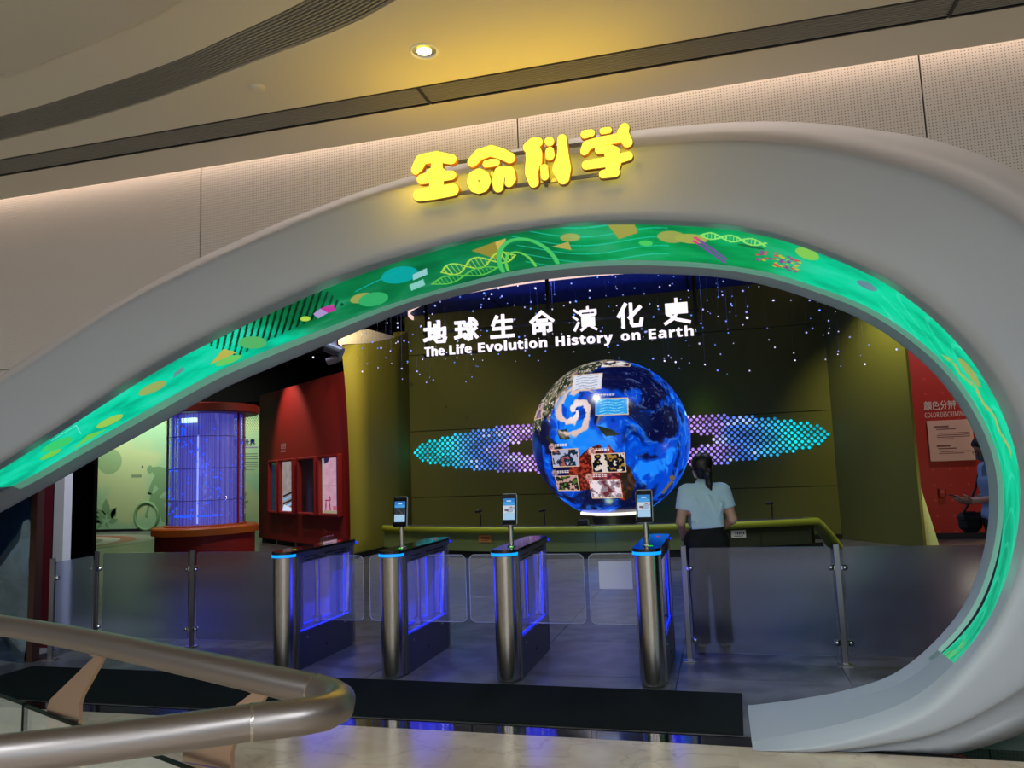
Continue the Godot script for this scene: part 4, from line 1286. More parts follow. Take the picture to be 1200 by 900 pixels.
func build_left_side() -> void:
	# red display wall, seen aslant
	var L := Vector2(-11.6, -17.8)
	var Rr := Vector2(-7.2, -14.4)
	var d := Rr - L
	var len := d.length()
	var turn := -atan2(d.y, d.x)
	var w := thing("display_wall", "dark red display wall with four glowing upright niches, left of the yellow green wall", "display wall", Vector3(L.x, 0, L.y), turn)
	var body := M.new()
	var H := 3.82
	body.box(Vector3(len / 2 - 0.2, 0.12 + (H - 0.12) / 2, -0.1), Vector3(len - 0.4, H - 0.12, 0.2))
	put("body", body, W.red, w)
	put("end_return", M.new().box(Vector3(-0.17, 0.12 + (H - 0.12) / 2, -0.28), Vector3(0.34, H - 0.12, 0.3), Basis(Vector3.UP, 0.35)), W.red, w)
	put("plinth", M.new().box(Vector3(len / 2, 0.06, -0.25), Vector3(len - 0.1, 0.12, 0.3)), W.black, w)
	for x in [0.15, 1.2, 2.4]: put("foot", M.new().box(Vector3(x, 0.06, -0.04), Vector3(0.06, 0.12, 0.06)), W.steel, w)
	# faint white lettering high on the wall
	for q in [[0.27, 2.34, 0.14], [0.302, 2.34, 0.13]]:
		put("wall_letter", glyph(M.new(), "5,20 95,20;20,5 20,95;80,5 80,95;5,55 95,55;5,92 95,92", Transform3D(Basis.IDENTITY, Vector3(len * q[0], q[1], 0.002)), 0.13, 13, 0.002, 1.15), mat(rgb(190, 175, 172), 0.6), w)
	put("wall_line", M.new().box(Vector3(len * 0.296, 2.28, 0.002), Vector3(0.32, 0.035, 0.002)), mat(rgb(180, 165, 162), 0.6), w)
	var niches := [[0.168, 0.262, 0], [0.298, 0.442, 1], [0.512, 0.674, 2], [0.722, 0.893, 3]]
	var said := ["leftmost narrow niche on the red wall with a dim blue green screen", "niche on the red wall showing blue rods on a grey screen", "dark violet niche, third from the left on the red wall", "rightmost niche on the red wall with a pink bright screen"]
	for q in niches:
		var x0: float = len * q[0]
		var x1: float = len * q[1]
		var o := thing("display_niche", said[q[2]], "display case", Vector3(L.x, 0, L.y) + Basis(Vector3.UP, turn) * Vector3((x0 + x1) / 2, 1.425, 0.0), turn, "niches on the red wall")
		var ww := x1 - x0
		var fr := M.new()
		for s in [-1, 1]:
			fr.box(Vector3(s * (ww / 2 + 0.03), 0, 0.06), Vector3(0.07, 1.32, 0.12), Basis.IDENTITY, 0.02)
			fr.box(Vector3(0, s * 0.625, 0.06), Vector3(ww + 0.12, 0.07, 0.12), Basis.IDENTITY, 0.02)
		put("frame", fr, W.red, o)
		put("screen", M.new().box(Vector3(0, 0, 0.012), Vector3(ww, 1.19, 0.02)), niche_screen(q[2]), o)
	spot(Vector3(L.x, 0, L.y) + Basis(Vector3.UP, turn) * Vector3(len * 0.36, 4.6, 1.0), Vector3(L.x, 0, L.y) + Basis(Vector3.UP, turn) * Vector3(len * 0.40, 2.5, 0.0), Color(1.0, 0.9, 0.82), 5.0, 34.0)
	spot(Vector3(-7.0, 5.2, -12.0), Vector3(-8.6, 1.3, -15.4), Color(1.0, 0.88, 0.84), 6.0, 36.0, 0.1, 0.9)  # extra unseen spot added to brighten the red around the niches
	var tl := thing("spotlight", "small white lit ceiling spot above the red wall", "ceiling light", Vector3(L.x, 0, L.y) + Basis(Vector3.UP, turn) * Vector3(len * 0.36, 4.72, 1.0))
	put("housing", M.new().cyl(Vector3(0, 0.0, 0), Vector3(0, 0.25, 0), 0.12, 18), W.black, tl)
	put("lens", M.new().lathe([Vector2(0.10, 0.0), Vector2(0.10, -0.012), Vector2(0, -0.014)], 20), glow(Color(1, 0.96, 0.9), 1.6), tl)
	put("hanger", M.new().cyl(Vector3(0, 0.25, 0), Vector3(0, 0.95, 0), 0.015, 8), W.black, tl)
	# projector on a drop rod
	var pj := thing("projector_lamp", "white track spotlight hanging on a rod in front of the yellow green wall", "spotlight", Vector3(-4.76, 3.07, -9.0))
	put("rod", M.new().cyl(Vector3(0, 0.3, 0), Vector3(0, 2.58, 0), 0.012, 8), W.white, pj)
	put("yoke", M.new().box(Vector3(0, 0.27, 0), Vector3(0.05, 0.1, 0.05), Basis.IDENTITY, 0.01), W.white, pj)
	put("body", M.new().cyl(Vector3(-0.10, 0.22, 0.02), Vector3(0.10, 0.12, 0.0), 0.075, 16), mat(rgb(150, 150, 150), 0.4), pj)
	put("lower_head", M.new().cyl(Vector3(-0.09, 0.02, 0.03), Vector3(0.08, 0.07, 0.0), 0.055, 16), mat(rgb(190, 176, 170), 0.4), pj)
	# glass drum with hanging light strings
	var dr := thing("glass_drum", "tall glass drum of blue light strings on a red round base with orange rim", "display column", Vector3(-9.985, 0, -13.45))
	var orange := mat(rgb(190, 100, 30), 0.45)
	put("base", M.new().lathe([Vector2(0.90, 0.0), Vector2(0.93, 0.05), Vector2(0.93, 0.58), Vector2(0.95, 0.60)], 64, Vector3.ZERO, Basis.IDENTITY, true), W.red, dr)
	put("base_foot", M.new().lathe([Vector2(0.97, 0.0), Vector2(0.97, 0.035), Vector2(0.93, 0.045)], 64, Vector3.ZERO, Basis.IDENTITY, true), orange, dr)
	put("base_rim", M.new().lathe([Vector2(0.94, 0.58), Vector2(1.0, 0.59), Vector2(1.0, 0.71), Vector2(0.98, 0.735), Vector2(0.78, 0.74), Vector2(0.78, 0.77), Vector2(0, 0.77)], 64, Vector3.ZERO, Basis.IDENTITY, true), orange, dr)
	put("glass", M.new().lathe([Vector2(0.745, 0.77), Vector2(0.745, 2.96)], 64), pane(Color(0.75, 0.8, 1.0), 0.10, 0.03), dr)
	for y in [1.24, 1.86, 2.48]:
		put("glass_joint", M.new().tube(circle(0.747, y, 64), 0.006, 5, false, true), mat(rgb(60, 66, 110), 0.4), dr)
	for a in [0.05, PI - 0.35, 3.7, 5.3]:
		put("side_post", M.new().box(Vector3(0.76 * cos(a), 1.865, 0.76 * sin(a)), Vector3(0.03, 2.19, 0.03)), W.dark if a > 2 and a < 3 else W.red, dr)
	put("cap", M.new().lathe([Vector2(0, 2.94), Vector2(0.98, 2.94), Vector2(1.0, 2.96), Vector2(1.0, 3.10), Vector2(0.97, 3.12), Vector2(0, 3.12)], 64, Vector3.ZERO, Basis.IDENTITY, true), mat(rgb(110, 34, 26), 0.45), dr)
	var rng := RandomNumberGenerator.new()
	rng.seed = 5
	var core := glow(Color(0.42, 0.42, 0.86), 0.42, rgb(120, 120, 190))
	put("inner_cylinder", M.new().lathe([Vector2(0.52, 0.77), Vector2(0.52, 2.94)], 32), core, dr)
	var strs := M.new()
	for i in 150:
		var a := TAU * i / 150.0
		var r := 0.56 + 0.13 * rng.randf()
		strs.box(Vector3(cos(a) * r, 1.855, sin(a) * r), Vector3(0.006, 2.17, 0.006))
	put("light_strings", strs, glow(Color(0.28, 0.28, 0.85), 0.5), dr, "stuff")
	var dots := M.new()
	for i in 260:
		var a := rng.randf() * TAU
		var y := 0.9 + 2.0 * rng.randf()
		if rng.randf() < 0.7:
			a = 1.2 + 0.5 * sin(y * 3.0) + rng.randf_range(-0.25, 0.25)
			if rng.randf() < 0.4: y = 0.95
		dots.ball(Vector3(cos(a) * 0.69, y, sin(a) * 0.69), Vector3(0.011, 0.02, 0.011), Basis.IDENTITY, 6, 4)
	put("light_points", dots, glow(Color(0.05, 0.3, 1.0), 1.8), dr, "stuff")
	put("tube_lamp", M.new().cyl(Vector3(0.24, 0.8, 0.58), Vector3(0.24, 2.5, 0.58), 0.02, 12), glow(Color(0.55, 0.62, 1.0), 1.3), dr)
	put("top_lamp", M.new().box(Vector3(0.05, 2.80, 0.60), Vector3(0.3, 0.09, 0.08)), glow(Color(0.8, 1.0, 0.95), 1.5), dr)
	omni(Vector3(-9.5, 1.9, -12.4), Color(0.45, 0.45, 1.0), 0.12, 0.2, "drum_glow")
	build_mural()
	# dark partition before the mural
	var pt := thing("dark_partition", "tall near-black partition board standing left of the green mural", "partition", Vector3(-13.62, 0, -14.0))
	put("board", M.new().box(Vector3(0, 1.95, 0), Vector3(0.8, 3.6, 0.12), Basis(Vector3.UP, 0.1), 0.01), mat(rgb(34, 18, 18), 0.5), pt)
	put("base", M.new().box(Vector3(0, 0.08, 0), Vector3(0.7, 0.16, 0.3)), W.dark, pt)
	put("latch", M.new().box(Vector3(0.42, 2.12, 0.06), Vector3(0.06, 0.1, 0.05)), mat(rgb(70, 20, 30), 0.4), pt)
	# end of the side wall: maroon edge and white trim, brown jamb and a wavy mirror beyond
	struct("trim_2", M.new().box(Vector3(-6.475, 1.9, -6.45), Vector3(0.13, 3.8, 0.1), Basis.IDENTITY, 0.004), mat(rgb(200, 200, 206), 0.5))
	struct("trim_3", M.new().box(Vector3(-6.615, 1.9, -6.46), Vector3(0.15, 3.8, 0.1)), mat(rgb(100, 26, 40), 0.5))
	struct("trim_4", M.new().box(Vector3(-6.215, 1.2, -5.9), Vector3(0.07, 2.4, 0.08)), mat(rgb(62, 34, 22), 0.5))
	var rows := []
	var nz := noise(44, 1.0, 2)
	for i in 41:
		var row := []
		for j in 41:
			var x := -7.9 + 1.65 * j / 40.0
			var y := 2.6 * i / 40.0
			row.append(Vector3(x, y, -5.86 + 0.035 * nz.get_noise_2d(x * 0.8, y * 0.75) + 0.02 * nz.get_noise_2d(x * 2.2 + 9, y * 1.0)))
		rows.append(row)
	var mir := thing("wavy_mirror", "dark wavy mirror sheet at the far left edge reflecting rippled light", "mirror", Vector3.ZERO)
	put("sheet", M.new().smooth().grid(rows), mat(rgb(120, 150, 175), 0.05, 1.0), mir)
	put("backing", M.new().box(Vector3(-7.075, 1.3, -5.95), Vector3(1.66, 2.6, 0.04)), W.black, mir)

func circle(r: float, y: float, n: int) -> Array:
	var o := []
	for k in n: o.append(Vector3(cos(TAU * k / n) * r, y, sin(TAU * k / n) * r))
	return o

func niche_screen(k: int) -> StandardMaterial3D:
	var im := Image.create(48, 120, false, Image.FORMAT_RGB8)
	var n := noise(60 + k, 0.05, 4)
	for y in 120:
		for x in 48:
			var v := n.get_noise_2d(x, y)
			var c := Color(0.12, 0.24, 0.36).lerp(Color(0.10, 0.35, 0.34), clampf(x / 48.0 + v, 0, 1))
			if k == 1: c = Color(0.60, 0.56, 0.55).lightened(0.2 * v)
			if k == 2: c = Color(0.10, 0.06, 0.08).lerp(Color(0.20, 0.15, 0.26), clampf(1.0 - absf(x - 24.0) / 14.0, 0, 1) * smoothstep(20, 80, y))
			if k == 3: c = Color(0.76, 0.58, 0.66).lightened(0.15 * v)
			im.set_pixel(x, y, c)
	if k == 0: im.fill_rect(Rect2i(0, 0, 48, 5), Color(0.2, 0.42, 0.3))
	if k == 1:
		for i in 4: draw_bar(im, Vector2(4, 84 + i * 9), Vector2(44, 72 + i * 9), 2.2, [Color(0.1, 0.12, 0.18), Color(0.45, 0.72, 0.9), Color(0.1, 0.14, 0.22), Color(0.55, 0.8, 1.0)][i])
		draw_poly(im, PackedVector2Array([Vector2(0, 119), Vector2(6, 104), Vector2(30, 110), Vector2(46, 119)]), Color(0.85, 0.9, 1.0))
		draw_poly(im, PackedVector2Array([Vector2(26, 108), Vector2(47, 96), Vector2(47, 114)]), Color(0.62, 0.36, 0.34))
	if k == 2:
		draw_oval(im, Vector2(10, 94), Vector2(5, 14), Color(0.07, 0.04, 0.06))
		draw_oval(im, Vector2(40, 94), Vector2(5, 14), Color(0.07, 0.04, 0.06))
	if k == 3:
		im.fill_rect(Rect2i(0, 0, 4, 120), Color(0.62, 0.66, 0.58))
		im.fill_rect(Rect2i(37, 0, 11, 120), Color(0.36, 0.40, 0.68))
		im.fill_rect(Rect2i(37, 0, 2, 120), Color(0.16, 0.16, 0.34))
		draw_poly(im, PackedVector2Array([Vector2(5, 0), Vector2(20, 0), Vector2(16, 9), Vector2(6, 12)]), Color(0.16, 0.12, 0.3))
		for b in [[8, 92, 20, 92], [10, 92, 9, 114], [18, 92, 21, 114], [20, 84, 21, 92]]:
			draw_bar(im, Vector2(b[0], b[1]), Vector2(b[2], b[3]), 1.2, Color(0.55, 0.14, 0.3))
		im.fill_rect(Rect2i(28, 104, 10, 9), Color(0.72, 0.36, 0.44))
		im.fill_rect(Rect2i(4, 60, 34, 1), Color(0.5, 0.36, 0.46))
		im.fill_rect(Rect2i(4, 114, 40, 6), Color(0.6, 0.56, 0.46))
	var m := glow(Color.WHITE, [0.45, 0.85, 0.55, 0.95][k])
	m.emission_operator = BaseMaterial3D.EMISSION_OP_MULTIPLY
	m.emission_texture = tex(im)
	return m

# ------------------------------------------------------------------ green mural wall with printed silhouettes
func mu(x: float, y: float) -> Vector2:
	var px := 100.0 + x / 5.0
	var py := 480.0 + y / 5.0
	return Vector2(-21.62 + 0.0352 * (px - 110.0), 0.39 + 0.030 * (610.0 - py) - 0.0008 * (px - 110.0))

func print_shape(pts: Array, c: StandardMaterial3D, wall: Node, called := "silhouette", lift := 0.004) -> void:
	var p := PackedVector2Array()
	for q in pts: p.append(mu(q[0], q[1]))
	put(called, M.new().extrude(p, lift, Transform3D(Basis.IDENTITY, Vector3(0, 0, -22.9))), c, wall)

func oval_pts(cx: float, cy: float, rx: float, ry: float, n := 28) -> Array:
	var o := []
	for k in n: o.append([cx + rx * cos(TAU * k / n), cy + ry * sin(TAU * k / n)])
	return o

func thick_line(pts: Array, r: float) -> Array:
	var l := PackedVector2Array()
	for q in pts: l.append(Vector2(q[0], q[1]))
	var out := []
	for q in Geometry2D.offset_polyline(l, r, Geometry2D.JOIN_ROUND, Geometry2D.END_ROUND)[0]: out.append([q.x, q.y])
	return out

func build_mural() -> void:
	var im := Image.create(256, 128, false, Image.FORMAT_RGB8)
	var n := noise(71, 0.012, 3)
	for y in 128:
		for x in 256:
			var v := n.get_noise_2d(x, y)
			var c := Color(0.74, 0.83, 0.62).lerp(Color(0.60, 0.80, 0.64), smoothstep(-0.25, 0.35, v + 0.5 * (x / 256.0 - 0.5)))
			im.set_pixel(x, y, c)
	var m := mat(Color.WHITE, 0.7)
	m.albedo_texture = tex(im)
	var wall := Node3D.new()
	wall.name = "wall_mural"
	add_child(wall)
	wall.set_meta("kind", "structure")
	put("board", M.new().box(Vector3(-19.5, 2.07, -22.95), Vector3(13.0, 4.0, 0.1)), m, wall)
	put("kick_strip", M.new().box(Vector3(-19.5, 0.04, -22.91), Vector3(13.0, 0.08, 0.06)), W.black, wall)
	var g1 := mat(rgb(122, 168, 122), 0.7)
	var g2 := mat(rgb(142, 180, 130), 0.7)
	var dk := mat(rgb(50, 84, 70), 0.7)
	print_shape(oval_pts(135, 300, 76, 76), g2, wall, "balloon")
	print_shape([[330, 334], [336, 328], [336, 334], [344, 337], [336, 340], [336, 346], [330, 340]], dk, wall, "star")
	for k in 6: print_shape([[272 + k * 10, 382], [280 + k * 10, 382], [280 + k * 10, 398], [272 + k * 10, 398]], mat(rgb(110, 140, 108), 0.7), wall, "dash")
	# plants
	for l in [[120, 620, -90, 100], [120, 640, -130, 80], [130, 640, -50, 90], [110, 660, -160, 60], [140, 660, -20, 60], [120, 660, 60, 40], [95, 660, 120, 45], [160, 640, -75, 70]]:
		var a := deg_to_rad(l[2])
		var d := Vector2(cos(a), sin(a))
		var s := Vector2(-d.y, d.x)
		var o := Vector2(l[0], l[1])
		var pts := []
		for q in [[0.0, 0.0], [0.3, 0.26], [0.6, 0.22], [1.0, 0.0], [0.6, -0.22], [0.3, -0.26]]:
			var p: Vector2 = o + d * q[0] * l[3] + s * q[1] * l[3]
			pts.append([p.x, p.y])
		print_shape(pts, g1, wall, "leaf_print")
	for l in [[40, 600], [45, 628], [52, 655]]:
		print_shape([[l[0], l[1]], [l[0] + 22, l[1] - 12], [l[0] + 40, l[1] + 4], [l[0] + 18, l[1] + 10]], dk, wall, "leaf_print")
	for l in [[885, 545, 925, 497], [885, 560, 933, 540], [885, 575, 920, 572]]:
		print_shape(thick_line([[l[0], l[1]], [l[2], l[3]]], 7), g1, wall, "leaf_print")
	# cyclist
	print_shape(oval_pts(380, 353, 17, 24), g1, wall, "rider_head")
	print_shape([[388, 342], [430, 336], [470, 345], [505, 380], [505, 440], [478, 480], [438, 470], [412, 440], [418, 400], [396, 372]], g1, wall, "rider_body", 0.005)
	print_shape(thick_line([[412, 405], [392, 455], [384, 488]], 11), g1, wall, "rider_arm")
	print_shape(thick_line([[460, 460], [412, 510], [450, 560], [470, 640]], 17), g1, wall, "rider_leg", 0.006)
	print_shape(thick_line([[372, 490], [400, 500]], 6), g1, wall, "bicycle_frame")
	print_shape(thick_line([[395, 500], [362, 622]], 6), g1, wall, "bicycle_frame", 0.005)
	print_shape(thick_line([[392, 520], [470, 530], [440, 600], [392, 530]], 6), g1, wall, "bicycle_frame", 0.007)
	print_shape(thick_line([[460, 514], [500, 516]], 5), g1, wall, "bicycle_seat")
	for cx in [365.0, 560.0]:
		var ring := M.new()
		var outer := []
		for k in 40:
			var a := TAU * k / 40.0
			var p := mu(cx + cos(a) * 68, 623 + sin(a) * 78)
			outer.append(Vector3(p.x, p.y, -22.9))
		ring.tube(outer, 0.055, 6, false, true)
		put("wheel", ring, g1, wall)
		print_shape(oval_pts(cx, 623, 9, 10, 12), g1, wall, "hub")
	# dots in the upper corners
	var dm := M.new()
	for i in 22:
		for j in 16:
			var x := 870.0 + i * 13.0 + (6.5 if j % 2 else 0.0)
			var y := 30.0 + j * 9.0
			var r := 0.030 * clampf(1.3 - j / 14.0, 0.15, 1.0)
			var p := mu(x, y)
			dm.lathe([Vector2(r, 0), Vector2(r, 0.004), Vector2(0, 0.004)], 8, Vector3(p.x, p.y, -22.9), Basis(Vector3.RIGHT, PI / 2))
			p = mu(x - 400.0, y)
			if j < 10: dm.lathe([Vector2(r, 0), Vector2(r, 0.004), Vector2(0, 0.004)], 8, Vector3(p.x, p.y, -22.9), Basis(Vector3.RIGHT, PI / 2))
	put("dot_print", dm, mat(rgb(96, 130, 104), 0.7), wall, "stuff")
	# heading and text
	var blue := mat(rgb(52, 58, 130), 0.7)
	var x := 846.0
	for k in ["gan", "shou", "shi2", "jie"]:
		var p := mu(x, 230)
		put("character", glyph(M.new(), HAN[k], Transform3D(Basis.IDENTITY, Vector3(p.x, p.y, -22.9)), 0.225, 13, 0.004), blue, wall)
		x += 33.0
	for r in [[235, 7, 890, 990, rgb(140, 120, 180)], [272, 4, 880, 990, rgb(92, 112, 110)], [285, 4, 890, 990, rgb(92, 112, 110)], [300, 4, 890, 990, rgb(92, 112, 110)], [318, 4, 890, 990, rgb(92, 112, 110)], [332, 3, 890, 990, rgb(110, 130, 120)], [342, 3, 890, 990, rgb(110, 130, 120)], [352, 3, 890, 990, rgb(110, 130, 120)], [362, 3, 890, 975, rgb(110, 130, 120)]]:
		print_shape([[r[2], r[0]], [r[3], r[0]], [r[3], r[0] + r[1]], [r[2], r[0] + r[1]]], mat(r[4], 0.7), wall, "text_line")
	area(Vector3(-18.5, 4.6, -20.9), Vector3(0, -0.75, -1), 8.0, 0.5, Color(1.0, 1.0, 0.92), 24.0)
	put("light_shield", M.new().box(Vector3(-19.5, 4.92, -22.3), Vector3(13.0, 1.46, 0.05)), W.matt_black, wall)  # plate added to block the wash light above the mural
	var fl := thing("ceiling_washer", "long ceiling wash light before the green mural, hidden above the arch", "ceiling light", Vector3(-18.5, 4.72, -20.82))
	put("housing", M.new().box(Vector3(0, 0.08, 0), Vector3(8.1, 0.1, 0.7)), W.black, fl)
	put("diffuser", M.new().box(Vector3(0, 0.02, 0), Vector3(8.0, 0.02, 0.6)), glow(Color(1, 1, 0.9), 1.0), fl)

func build_right_side() -> void:
	# red wall with printed crosses, heading and a text board
	var im := Image.create(64, 64, false, Image.FORMAT_RGB8)
	im.fill(rgb(172, 44, 40))
	draw_bar(im, Vector2(32, 27), Vector2(32, 37), 1.0, rgb(196, 92, 84))
	draw_bar(im, Vector2(27, 32), Vector2(37, 32), 1.0, rgb(196, 92, 84))
	var m := mat(Color.WHITE, 0.6)
	tri_tex(m, tex(im), 3.4)
	var wall := Node3D.new()
	wall.name = "wall_red"
	add_child(wall)
	wall.set_meta("kind", "structure")
	put("board", M.new().box(Vector3(5.0, 2.4, -16.6), Vector3(4.2, 4.8, 0.2)), m, wall)
	put("baseboard", M.new().box(Vector3(5.0, 0.06, -16.49), Vector3(4.2, 0.12, 0.03)), mat(rgb(34, 36, 48), 0.4), wall)
	var wm := mat(rgb(228, 222, 220), 0.6)
	var ht := thing("wall_heading", "white raised heading of four characters over a small English line on the red wall", "lettering", Vector3(3.92, 2.40, -16.49))
	var x := 0.0
	for k in ["yan2", "se", "fen", "bian"]:
		put("character", glyph(M.new(), HAN[k], Transform3D(Basis.IDENTITY, Vector3(x, 0.07, 0)), 0.175, 8.0, 0.008, 0.75), wm, ht)
		x += 0.14
	var t := word("COLOR DISCRIMINATION", 0.13, 0.006, 400)
	var bb := t.get_aabb()
	var wd := put("word", t, wm, ht)
	wd.scale = Vector3(0.90 / bb.size.x, 1, 1)
	wd.position = Vector3(-bb.position.x * wd.scale.x, -0.07 - bb.position.y, 0.003)
	var bd := thing("text_board", "square pink white text board on the right red wall", "board", Vector3(4.32, 1.87, -16.46))
	put("plate", M.new().box(Vector3.ZERO, Vector3(0.78, 0.78, 0.05), Basis.IDENTITY, 0.006), mat(rgb(216, 186, 178), 0.6), bd)
	var ink := mat(rgb(120, 84, 80), 0.7)
	for r in [[0.27, -0.28, -0.02, 0.035], [0.22, -0.24, 0.1, 0.02], [0.14, -0.2, 0.33, 0.014], [0.105, -0.24, 0.33, 0.014], [0.07, -0.24, 0.33, 0.014], [0.035, -0.24, 0.05, 0.014], [-0.1, -0.26, -0.02, 0.035], [-0.15, -0.24, 0.08, 0.02], [-0.21, -0.2, 0.33, 0.014], [-0.245, -0.24, 0.2, 0.014]]:
		put("text_line", M.new().box(Vector3((r[1] + r[2]) / 2, r[0], 0.0255), Vector3(r[2] - r[1], r[3], 0.001)), ink, bd)
	var sw := thing("wall_switch", "small red box fixed low on the right red wall", "switch", Vector3(4.08, 0.88, -16.46))
	put("cover", M.new().box(Vector3.ZERO, Vector3(0.13, 0.19, 0.06), Basis.IDENTITY, 0.015), W.red, sw)
	put("button", M.new().box(Vector3(0, 0.02, 0.032), Vector3(0.06, 0.07, 0.01), Basis.IDENTITY, 0.004), mat(rgb(190, 80, 70), 0.5), sw)
	# pale slanting fin between the olive flank and the red wall
	var fin := PackedVector2Array([Vector2(3.40, 0), Vector2(3.64, 0), Vector2(3.40, 1.2)])
	struct("trim_5", M.new().extrude(fin, 0.06, Transform3D(Basis.IDENTITY, Vector3(0, 0, -15.25))), mat(rgb(206, 222, 150), 0.6))
	spot(Vector3(4.4, 5.0, -14.6), Vector3(4.3, 2.2, -16.5), Color(1.0, 0.86, 0.82), 4.0, 36.0)
	omni(Vector3(4.0, 1.0, -14.4), Color(1.0, 0.92, 0.75), 0.45, 0.1, "added_fill")  # unseen fill added to brighten the fin and lower red wall
# ------------------------------------------------------------------ LED globe and its ring
func in_poly(p: Vector2, s: String) -> bool:
	return Geometry2D.is_point_in_polygon(p, strokes(s)[0])

func build_globe() -> void:
	var o := thing("led_globe", "huge glowing globe screen of oceans and continents with picture cards", "globe", Vector3(-2.06, 2.17, -15.3))
	var R := 1.56
	var rows := []
	var im := globe_picture()
	var m := glow(Color.WHITE, 1.0)
	m.emission_operator = BaseMaterial3D.EMISSION_OP_MULTIPLY
	m.emission_texture = tex(im)
	m.roughness = 0.25
	# equirectangular: u = 0.5 faces the entrance
	for i in 49:
		var la := PI / 2 - PI * i / 48.0
		var row := []
		for j in 97:
			var lo := TAU * j / 96.0 - PI
			row.append(Vector3(cos(la) * sin(lo), sin(la), cos(la) * cos(lo)) * R)
		rows.append(row)
	put("screen", M.new().smooth().grid(rows), m, o)
	put("mount", M.new().cyl(Vector3(0, 0, -R + 0.1), Vector3(0, 0, -1.6), 0.5, 24), W.black, o)
	put("pedestal", M.new().lathe([Vector2(0.75, -2.17), Vector2(0.7, -2.1), Vector2(0.35, -1.9), Vector2(0.45, -1.5)], 32), W.black, o)
	put("base_ring", M.new().lathe([Vector2(0.60, -1.47), Vector2(0.66, -1.475), Vector2(0.66, -1.44), Vector2(0.6, -1.43)], 40), glow(Color(1, 0.98, 0.92), 1.3), o)
	for q in [[-1.1, 0.4, 0.5], [1.1, 0.4, 0.5], [0.0, -1.2, 0.6], [0.0, 0.9, 0.5]]:
		omni(Vector3(-2.06 + q[0] * 1.3, 2.17 + q[1] * 1.3, -13.5), Color(0.25, 0.5, 1.0), 0.14, 0.4, "globe_glow")
	omni(Vector3(-0.25, 2.75, -16.45), Color(0.75, 1.0, 0.5), 0.02, 0.05, "wall_glow")
	omni(Vector3(-3.9, 2.75, -16.45), Color(1.0, 0.85, 0.4), 0.05, 0.05, "wall_glow")
	omni(Vector3(-2.06, 0.45, -14.4), Color(0.85, 1.0, 0.7), 0.10, 0.1, "base_glow")
	# ring of light dots on the wall behind
	var ring := thing("led_ring", "flat oval ring of cyan to violet light dots on the wall behind the globe", "light ring", Vector3(-2.33, 2.10, -16.775))
	var pos := []
	var n := noise(33, 0.7, 3)
	var pitch := 0.125
	for j in range(-12, 13):
		for i in range(-80, 81):
			var p := Vector2(i * pitch + (pitch * 0.5 if j % 2 else 0.0), j * pitch * 0.5)
			p.y += 0.02 * p.x * 0.0
			var e := Vector2(p.x / 4.56, p.y / 0.60).length()
			var q := Vector2(p.x / 2.25, p.y / 0.27).length()
			if e > 1.0 or q < 1.0: continue
			pos.append(p)
	var mm := MultiMesh.new()
	mm.transform_format = MultiMesh.TRANSFORM_3D
	mm.use_colors = true
	mm.mesh = M.new().ball(Vector3.ZERO, Vector3(0.032, 0.032, 0.012), Basis.IDENTITY, 8, 5).done()
	mm.instance_count = pos.size()
	for i in pos.size():
		var p: Vector2 = pos[i]
		var f := absf(p.x) / 4.5
		var c := Color(0.50, 0.26, 0.90).lerp(Color(0.07, 0.22, 0.95), smoothstep(0.42, 0.62, f + 0.1 * n.get_noise_2d(p.x * 2, p.y * 3)))
		c = c.lerp(Color(0.0, 0.62, 0.80), smoothstep(0.62, 0.88, f))
		var v := n.get_noise_2d(p.x * 1.6 + 4.0, p.y * 4.0)
		var b := 1.15 + 1.0 * v
		if v > 0.25 and f < 0.7: c = c.lerp(Color(0.7, 0.7, 1.0), 0.3)
		b = clampf(b, 0.2, 1.9)
		mm.set_instance_transform(i, Transform3D(Basis.IDENTITY, Vector3(p.x, p.y, 0)))
		mm.set_instance_color(i, Color(c.r * b, c.g * b, c.b * b))
	var d := MultiMeshInstance3D.new()
	d.name = "light_dots"
	d.multimesh = mm
	var u := mat(Color.WHITE)
	u.shading_mode = BaseMaterial3D.SHADING_MODE_UNSHADED
	u.vertex_color_use_as_albedo = true
	d.material_override = u
	d.set_meta("kind", "stuff")
	ring.add_child(d)
	for s in [-1.0, 1.0]:
		omni(Vector3(-2.33 + s * 3.4, 2.1, -16.3), Color(0.15, 0.35, 1.0), 0.06, 0.3, "ring_glow")

